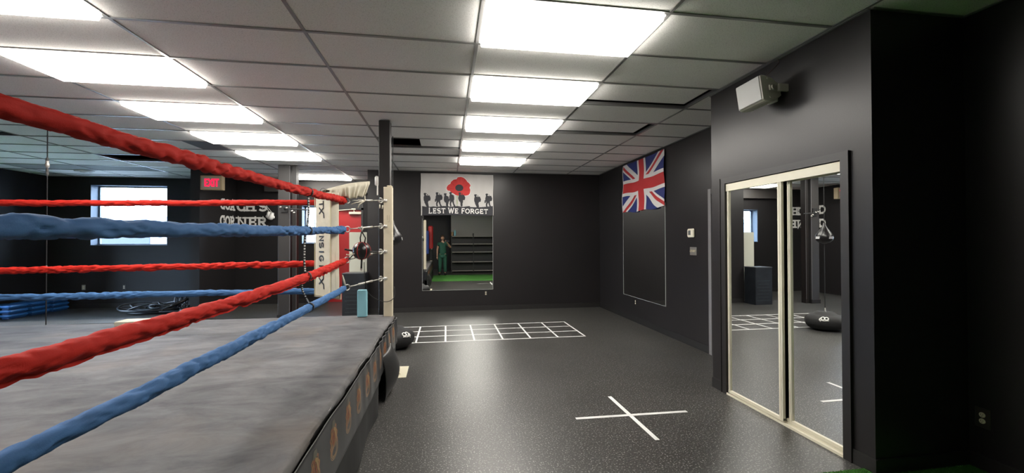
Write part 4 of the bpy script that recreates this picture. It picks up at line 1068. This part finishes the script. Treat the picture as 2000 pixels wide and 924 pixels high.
# ------------------------------------------------------------------ far left floor things
def aerobic_step(x, y, z, label):
    t = thing('aerobic_step', label, 'step platform', (x, y, z), 'blue steps stacked by the left wall')
    MB().box(-.22, .22, -.19, .19, .03, .085, .02).build('platform', blue_plastic, t)
    for s in (-1, 1): MB().box(s * .13 - .06, s * .13 + .06, -.18, .18, 0, .03, .008).build('riser', mat('dark blue plastic', (.01, .05, .17), .5), t)
    return t
for q, (x_, y_) in enumerate(((-8.60, 9.72), (-8.58, 10.16), (-8.56, 10.60))):
    for k in range(3):
        aerobic_step(x_, y_, k * .09, ['bottom', 'middle', 'top'][k] + ' blue step in the ' + ['nearest', 'middle', 'farthest'][q] + ' stack by the left wall')
rr = random.Random(4)
cc = Vector((-6.0, 9.85, 0))
t = thing('battle_rope', 'heap of looped black training tubes on the floor below the far wall', 'training rope', cc)
def heap(n, seed, R0):
    r = random.Random(seed); pts = []; cx = r.uniform(-.2, .2)
    for k in range(n):
        a = k * .52; R = R0 * (.75 + .35 * math.sin(k * .23 + seed)); cx += .012 * math.sin(k * .09 + seed)
        lift = max(0, math.sin(k * .37 + seed)) ** 2 * .13
        pts.append((cx + R * 1.25 * math.cos(a), R * .6 * math.sin(a), .024 + .0011 * k + lift + .01 * r.random()))
    return [p for p in ribbon(pts, .01, (1, 0, 0), n * 7)[0]]
for sd, R0, n in ((1, .40, 60), (2, .30, 70), (3, .22, 60)):
    MB().tube(heap(n, sd, R0), .019, 8).build('tube_coil', mat('black rubber tube', (.02, .024, .03), .35), t, True)
for k in range(3):
    MB().torus((.28 + .10 * k, .1, .22), (1, .3, 0), .10, .016, 16, 8).build('handle_loop', mat('grey rubber tube', (.10, .12, .15), .35), t, True)
MB().tube([(.1, -.1, .10), (.35, -.15, .17), (.62, -.1, .30)], .03, 8).build('bar_grip', black_leather, t, True)
# kettlebell-like weight in the heap
t = thing('kettlebell', 'small black weight with a ring handle beside the tube heap', 'kettlebell', (-5.30, 9.50, 0))
MB().lathe([(.05, 0), (.085, .03), (.10, .08), (.085, .13), (.04, .16)], n=20).build('bell', black_leather, t, True)
MB().torus((0, 0, .18), (0, 1, 0), .05, .012, 18, 8).build('handle', black_leather, t, True)
# hanging cord with a hook beyond the ring
hp = onZ(93, 236, CEIL)
t = thing('hanging_cord', 'thin dark cord with a small pale fitting hanging beyond the ring', 'cord', (hp.x, hp.y, 0))
MB().tube([(0, 0, CEIL), (0, 0, 0.0)], .0055, 8).build('cord', mat('dark bungee cord', (.010, .010, .012), .6), t)
zf = EYE + (470 - 318) / 814 * (hp.y * math.cos(YAW) + hp.x * math.sin(YAW))
MB().lathe([(.008, -.045), (.020, -.03), (.022, .0), (.014, .03), (.02, .045)], (0, 0, zf), 14).build('fitting', steel_white, t, True)
mb = MB()
for dz in (.06, -.07, -.11): mb.lathe([(.006, -.03), (.014, -.01), (.014, .01), (.006, .03)], (0, 0, zf + dz), 10)
for z in (1.62, 1.2, .85): mb.lathe([(.006, -.02), (.011, 0), (.006, .02)], (0, 0, z), 8)
mb.build('knot', mat('grey knot', (.12, .12, .12), .6), t, True)

# ------------------------------------------------------------------ speaker on the closet wall
t = thing('wall_speaker', 'white loudspeaker bracketed high on the closet wall', 'speaker', (2.56, 3.0, 2.68))
A, B, Cc, D = onX(1437, 179, 2.46), onX(1485, 151, 2.50), onX(1508, 192, 2.53), onX(1460, 214, 2.48)
ctr = (A + B + Cc + D) / 4
ex = ((A + D) / 2 - (B + Cc) / 2).normalized(); ez = ((A + B) / 2 - (Cc + D) / 2); ez = (ez - ex * ez.dot(ex)).normalized(); nn = ez.cross(ex).normalized()
if nn.x > 0: nn = -nn
hx = ((A + D) / 2 - (B + Cc) / 2).length / 2; hz = ((A + B) / 2 - (Cc + D) / 2).length / 2
print('speaker', ctr, hx, hz, nn, ex, ez)
sec = [(-1, 0), (-.985, .03), (-.90, .05), (.90, .05), (.985, .03), (1, 0), (.86, -.09), (.42, -.165), (-.42, -.165), (-.86, -.09)]
P0 = [ctr + ez * hz * p[0] + nn * p[1] for p in sec]; n = len(sec)
v = []; rings = [(-hx, .93), (-hx * .96, 1), (hx * .96, 1), (hx, .93)]
for q, s in rings: v += [ctr + ex * q + (p - ctr) * s for p in P0]
f = [tuple(range(n - 1, -1, -1)), tuple(3 * n + k for k in range(n))]
for k in range(3): f += [(k * n + i, k * n + (i + 1) % n, k * n + n + (i + 1) % n, k * n + n + i) for i in range(n)]
MB().add(v, f).build('cabinet', mat('off-white speaker shell', (.62, .58, .53), .45), t)
MB().obox(ctr + nn * .052, ex, ez, nn, hx * .93, hz * .90, .006, .004).build('grille', mat('white perforated grille', (.50, .50, .49), .6, bump=.4, bscale=900), t)
for s in (-1, 1):
    MB().obox(ctr - ex * (hx + .008) + ez * hz * .72 * s - nn * .02, ex, ez, nn, .003, .006, .006).build('screw', steel_white, t)
bk = ctr - nn * .13
MB().obox((CX - .008, bk.y - .0, bk.z + .0), (0, 1, 0), (0, 0, 1), (1, 0, 0), .05, .06, .008, .003).tube([Vector((CX - .01, bk.y, bk.z)), bk], .016, 8).build('wall_bracket', white, t)
e2 = ctr - ex * (hx + .012)
MB().obox(e2 - nn * .08, ex, ez, nn, .008, .022, .06, .003).obox(Vector((CX - .045, e2.y, (e2 - nn * .13).z)), (0, 1, 0), (0, 0, 1), (1, 0, 0), .010, .03, .045, .003).lathe([(.02, -.008), (.02, .008)], e2 - nn * .05 - ex * .01, 14, ex).build('side_bracket', mat('pale bracket', (.40, .37, .33), .45), t)
up0 = ctr + ez * hz * .6 + ex * -.0 - nn * .10
MB().tube([ctr + ez * hz * .9 - nn * .03 - ex * hx * .7, (CX - .03, ctr.y - hx * .6, CEIL - .05), (CX - .01, ctr.y - hx * .3, CEIL + .02)], .003, 6).build('cable', mat('brown cable', (.10, .06, .05), .5), t)
local(t)

# ------------------------------------------------------------------ behind the camera: shelving and the photographer (seen in the mirrors)
t = thing('shelving_unit', 'black shelving unit of two bays with pale shelf edges, seen in the end mirror', 'shelving', (1.25, -1.95, 0))
sx0, sxm, sx1 = .24, 1.26, 2.32; Hs = 1.74
for x in (sx0, sxm, sx1):
    for y in (-2.1, -1.72): MB().box(x - .02, x + .02, y - .015, y + .015, 0, Hs + (.12 if x == sxm else 0)).build('upright', shelf_black, t)
for (a, c_) in ((sx0 + .02, sxm - .02), (sxm + .02, sx1 - .02)):
    for z in (.10, .52, .98, 1.36, 1.72):
        s_ = MB().box(a, c_, -2.1, -1.74, z - .02, z + .005).build('shelf', shelf_black, t); MB().box(a, c_, -1.74, -1.705, z - .025, z + .012).build('shelf_edge', wood_shelf, s_)
MB().box(sx0, sx1, -2.125, -2.118, 0, 1.74).build('back_panel', shelf_black, t); local(t)
tag(MB().lathe([(.045, 0), (.055, .2)], (.21 + .06, -1.85, 1.726), 20).build('paper_tub', tan, None, True), 'small tan tub on top of the shelving, seen in the end mirror', 'tub')
tag(MB().lathe([(.035, 0), (.05, .05), (.05, .22), (.02, .28), (.02, .30)], (.40, -1.85, 1.726), 20).build('spray_bottle', foam_blue, None, True), 'pale blue bottle on top of the shelving, seen in the end mirror', 'bottle')

def skin(name, V_, E_, R_, m, parent=None, sub=2):
    me = bpy.data.meshes.new(name); me.from_pydata([tuple(v) for v in V_], E_, []); me.materials.append(m)
    o = bpy.data.objects.new(name, me); C.objects.link(o)
    if parent: o.parent = parent
    md = o.modifiers.new('skin', 'SKIN'); md.use_smooth_shade = True
    for i, sv in enumerate(me.skin_vertices[0].data):
        r = R_[i]; sv.radius = r if isinstance(r, tuple) else (r, r); sv.use_root = (i == 0)
    s = o.modifiers.new('sub', 'SUBSURF'); s.levels = sub; s.render_levels = sub
    return o
PX_, PY_ = -.17, -.52
person = thing('person', 'person in green scrubs holding up a phone, seen in the end mirror', 'person', (PX_, PY_, .008))
# body: pelvis, spine, neck, head, arms, legs (continuous)
Bv = [(0, 0, .93), (0, 0, 1.08), (0, 0, 1.25), (0, .01, 1.38), (0, .02, 1.47), (0, .03, 1.53),
      (.17, 0, 1.385), (.36, .05, 1.20), (.20, .33, 1.42), (.165, .40, 1.485),       # right arm raised with the phone
      (-.17, 0, 1.385), (-.23, -.01, 1.12), (-.235, .03, .88), (-.235, .05, .80),
      (.09, 0, .86), (.10, .01, .48), (.11, -.02, .10), (-.09, 0, .86), (-.11, .01, .48), (-.13, -.02, .10), (.12, .10, .04), (-.14, .10, .04)]
Be = [(0, 1), (1, 2), (2, 3), (3, 4), (4, 5), (3, 6), (6, 7), (7, 8), (8, 9), (3, 10), (10, 11), (11, 12), (12, 13), (0, 14), (14, 15), (15, 16), (0, 17), (17, 18), (18, 19), (16, 20), (19, 21)]
Br = [(.15, .10), (.13, .09), (.15, .10), (.12, .08), .052, .055, .055, .042, .028, .024, .055, .042, .028, .024, .085, .055, .036, .085, .055, .036, .03, .03]
body = skin('body', Bv, Be, Br, skin_m, person)
def head_fn(u, v):
    a = 2 * PI * u; ph = PI * v; x = .074 * math.sin(ph) * math.cos(a); y = .093 * math.sin(ph) * math.sin(a); z = .118 * math.cos(ph)
    if z < -.02: x *= 1 - .35 * min(1, (-z - .02) / .09); y *= 1 - .12 * min(1, (-z - .02) / .09)
    if y > 0:
        y *= .95; nose = math.exp(-((x / .016) ** 2 + ((z + .012) / .028) ** 2)); y += .022 * nose
        for s in (-1, 1): y -= .010 * math.exp(-(((x - s * .03) / .016) ** 2 + ((z - .012) / .012) ** 2))
        y += .005 * math.exp(-((x / .028) ** 2 + ((z + .055) / .009) ** 2))
    return (x, .05 + y, 1.625 + z)
MB().grid(head_fn, 48, 32).build('head', skin_m, person, True)
for s in (-1, 1):
    MB().lathe([(.003, -.009), (.016, -.006), (.018, .004), (.008, .008)], (s * .076, .045, 1.62), 12, (s, .3, 0)).build('ear', skin_m, person, True)
    MB().lathe([(.001, -.006), (.009, -.003), (.009, .003), (.001, .006)], (s * .03, .05 + .086, 1.637), 12, (0, 1, 0)).build('eye', ink, person, True)
MB().tube([(-.024, .142, 1.568), (0, .148, 1.566), (.024, .142, 1.568)], .004, 8).build('mouth', mat('lips', (.40, .14, .12), .5), person, True)
def hair_fn(u, v):
    a = 2 * PI * u; ph = PI * .56 * v; k = 1.09; fr = max(0, math.sin(a)); ph *= (1 - .35 * fr)
    return (.076 * k * math.sin(ph) * math.cos(a), .045 + .095 * k * math.sin(ph) * math.sin(a), 1.628 + .118 * k * math.cos(ph))
solid(MB().grid(hair_fn, 40, 16).build('hair', hair_m, person, True), .008)
# scrubs
Sv = [(0, 0, .84), (0, 0, 1.08), (0, 0, 1.25), (0, .0, 1.37), (.15, 0, 1.385), (.26, .025, 1.295), (-.15, 0, 1.385), (-.205, -.005, 1.25), (0, .01, 1.44)]
skin('scrub_top', Sv, [(0, 1), (1, 2), (2, 3), (3, 4), (4, 5), (3, 6), (6, 7), (3, 8)], [(.19, .14), (.17, .125), (.175, .13), (.13, .10), (.08, .08), (.085, .085), (.08, .08), (.085, .085), (.07, .06)], green_scrub, person)
Tv = [(0, 0, .92), (.095, 0, .84), (.105, .01, .48), (.115, -.02, .11), (-.095, 0, .84), (-.115, .01, .48), (-.135, -.02, .11)]
skin('scrub_trousers', Tv, [(0, 1), (1, 2), (2, 3), (0, 4), (4, 5), (5, 6)], [(.165, .12), .115, .085, .078, .115, .085, .078], green_scrub, person)
for s in (0, 1):
    x = (.12, -.14)[s]; MB().obox((x, .05, .047), (1, 0, 0), (0, 1, 0), (0, 0, 1), .048, .13, .045, .03).build('shoe', shoe_m, person, True)
# hands
def hand(o, fwd, side, nrm, curl, nm='hand'):
    o, fwd, side, nrm = map(Vector, (o, fwd, side, nrm)); V_ = [o, o + fwd * .045, o + fwd * .075]; E_ = [(0, 1), (1, 2)]; R_ = [(.026, .016), (.036, .015), (.034, .013)]
    for k, (sx_, L_) in enumerate(((-.028, .068), (-.010, .078), (.010, .072), (.028, .056))):
        b0 = o + fwd * .080 + side * sx_; V_ += [b0, b0 + fwd * L_ * .45 * math.cos(curl) + nrm * L_ * .45 * math.sin(curl)]
        q = V_[-1]; V_ += [q + fwd * L_ * .35 * math.cos(curl * 2.2) + nrm * L_ * .35 * math.sin(curl * 2.2)]
        i = len(V_) - 3; E_ += [(2, i), (i, i + 1), (i + 1, i + 2)]; R_ += [.0095, .009, .0075]
    b0 = o + fwd * .025 - side * .034; V_ += [b0, b0 - side * .028 + fwd * .03 + nrm * .01, b0 - side * .034 + fwd * .058 + nrm * .02]; i = len(V_) - 3
    E_ += [(1, i), (i, i + 1), (i + 1, i + 2)]; R_ += [.013, .0105, .009]
    return skin(nm, V_, E_, R_, skin_m, person)
hand((.185, .385, 1.455), (-.25, .35, .6), (.75, .2, .1), (-.5, .5, -.2), .45)
hand((-.235, .05, .81), (.0, .1, -1), (.0, 1, .1), (1, 0, 0), .4)
t = thing('smartphone', 'phone held up by the person, seen in the end mirror', 'phone', (0, -.03, 1.5))
MB().obox((0.045, -.030, 1.492), (1, 0, 0), (0, 1, 0), (0, 0, 1), .076, .0045, .037, .003).build('case', ink, t)
MB().lathe([(.009, 0), (.009, .002)], (0.0, -.0255, 1.50), 16, (0, 1, 0)).build('camera_lens', black_leather, t); local(t)
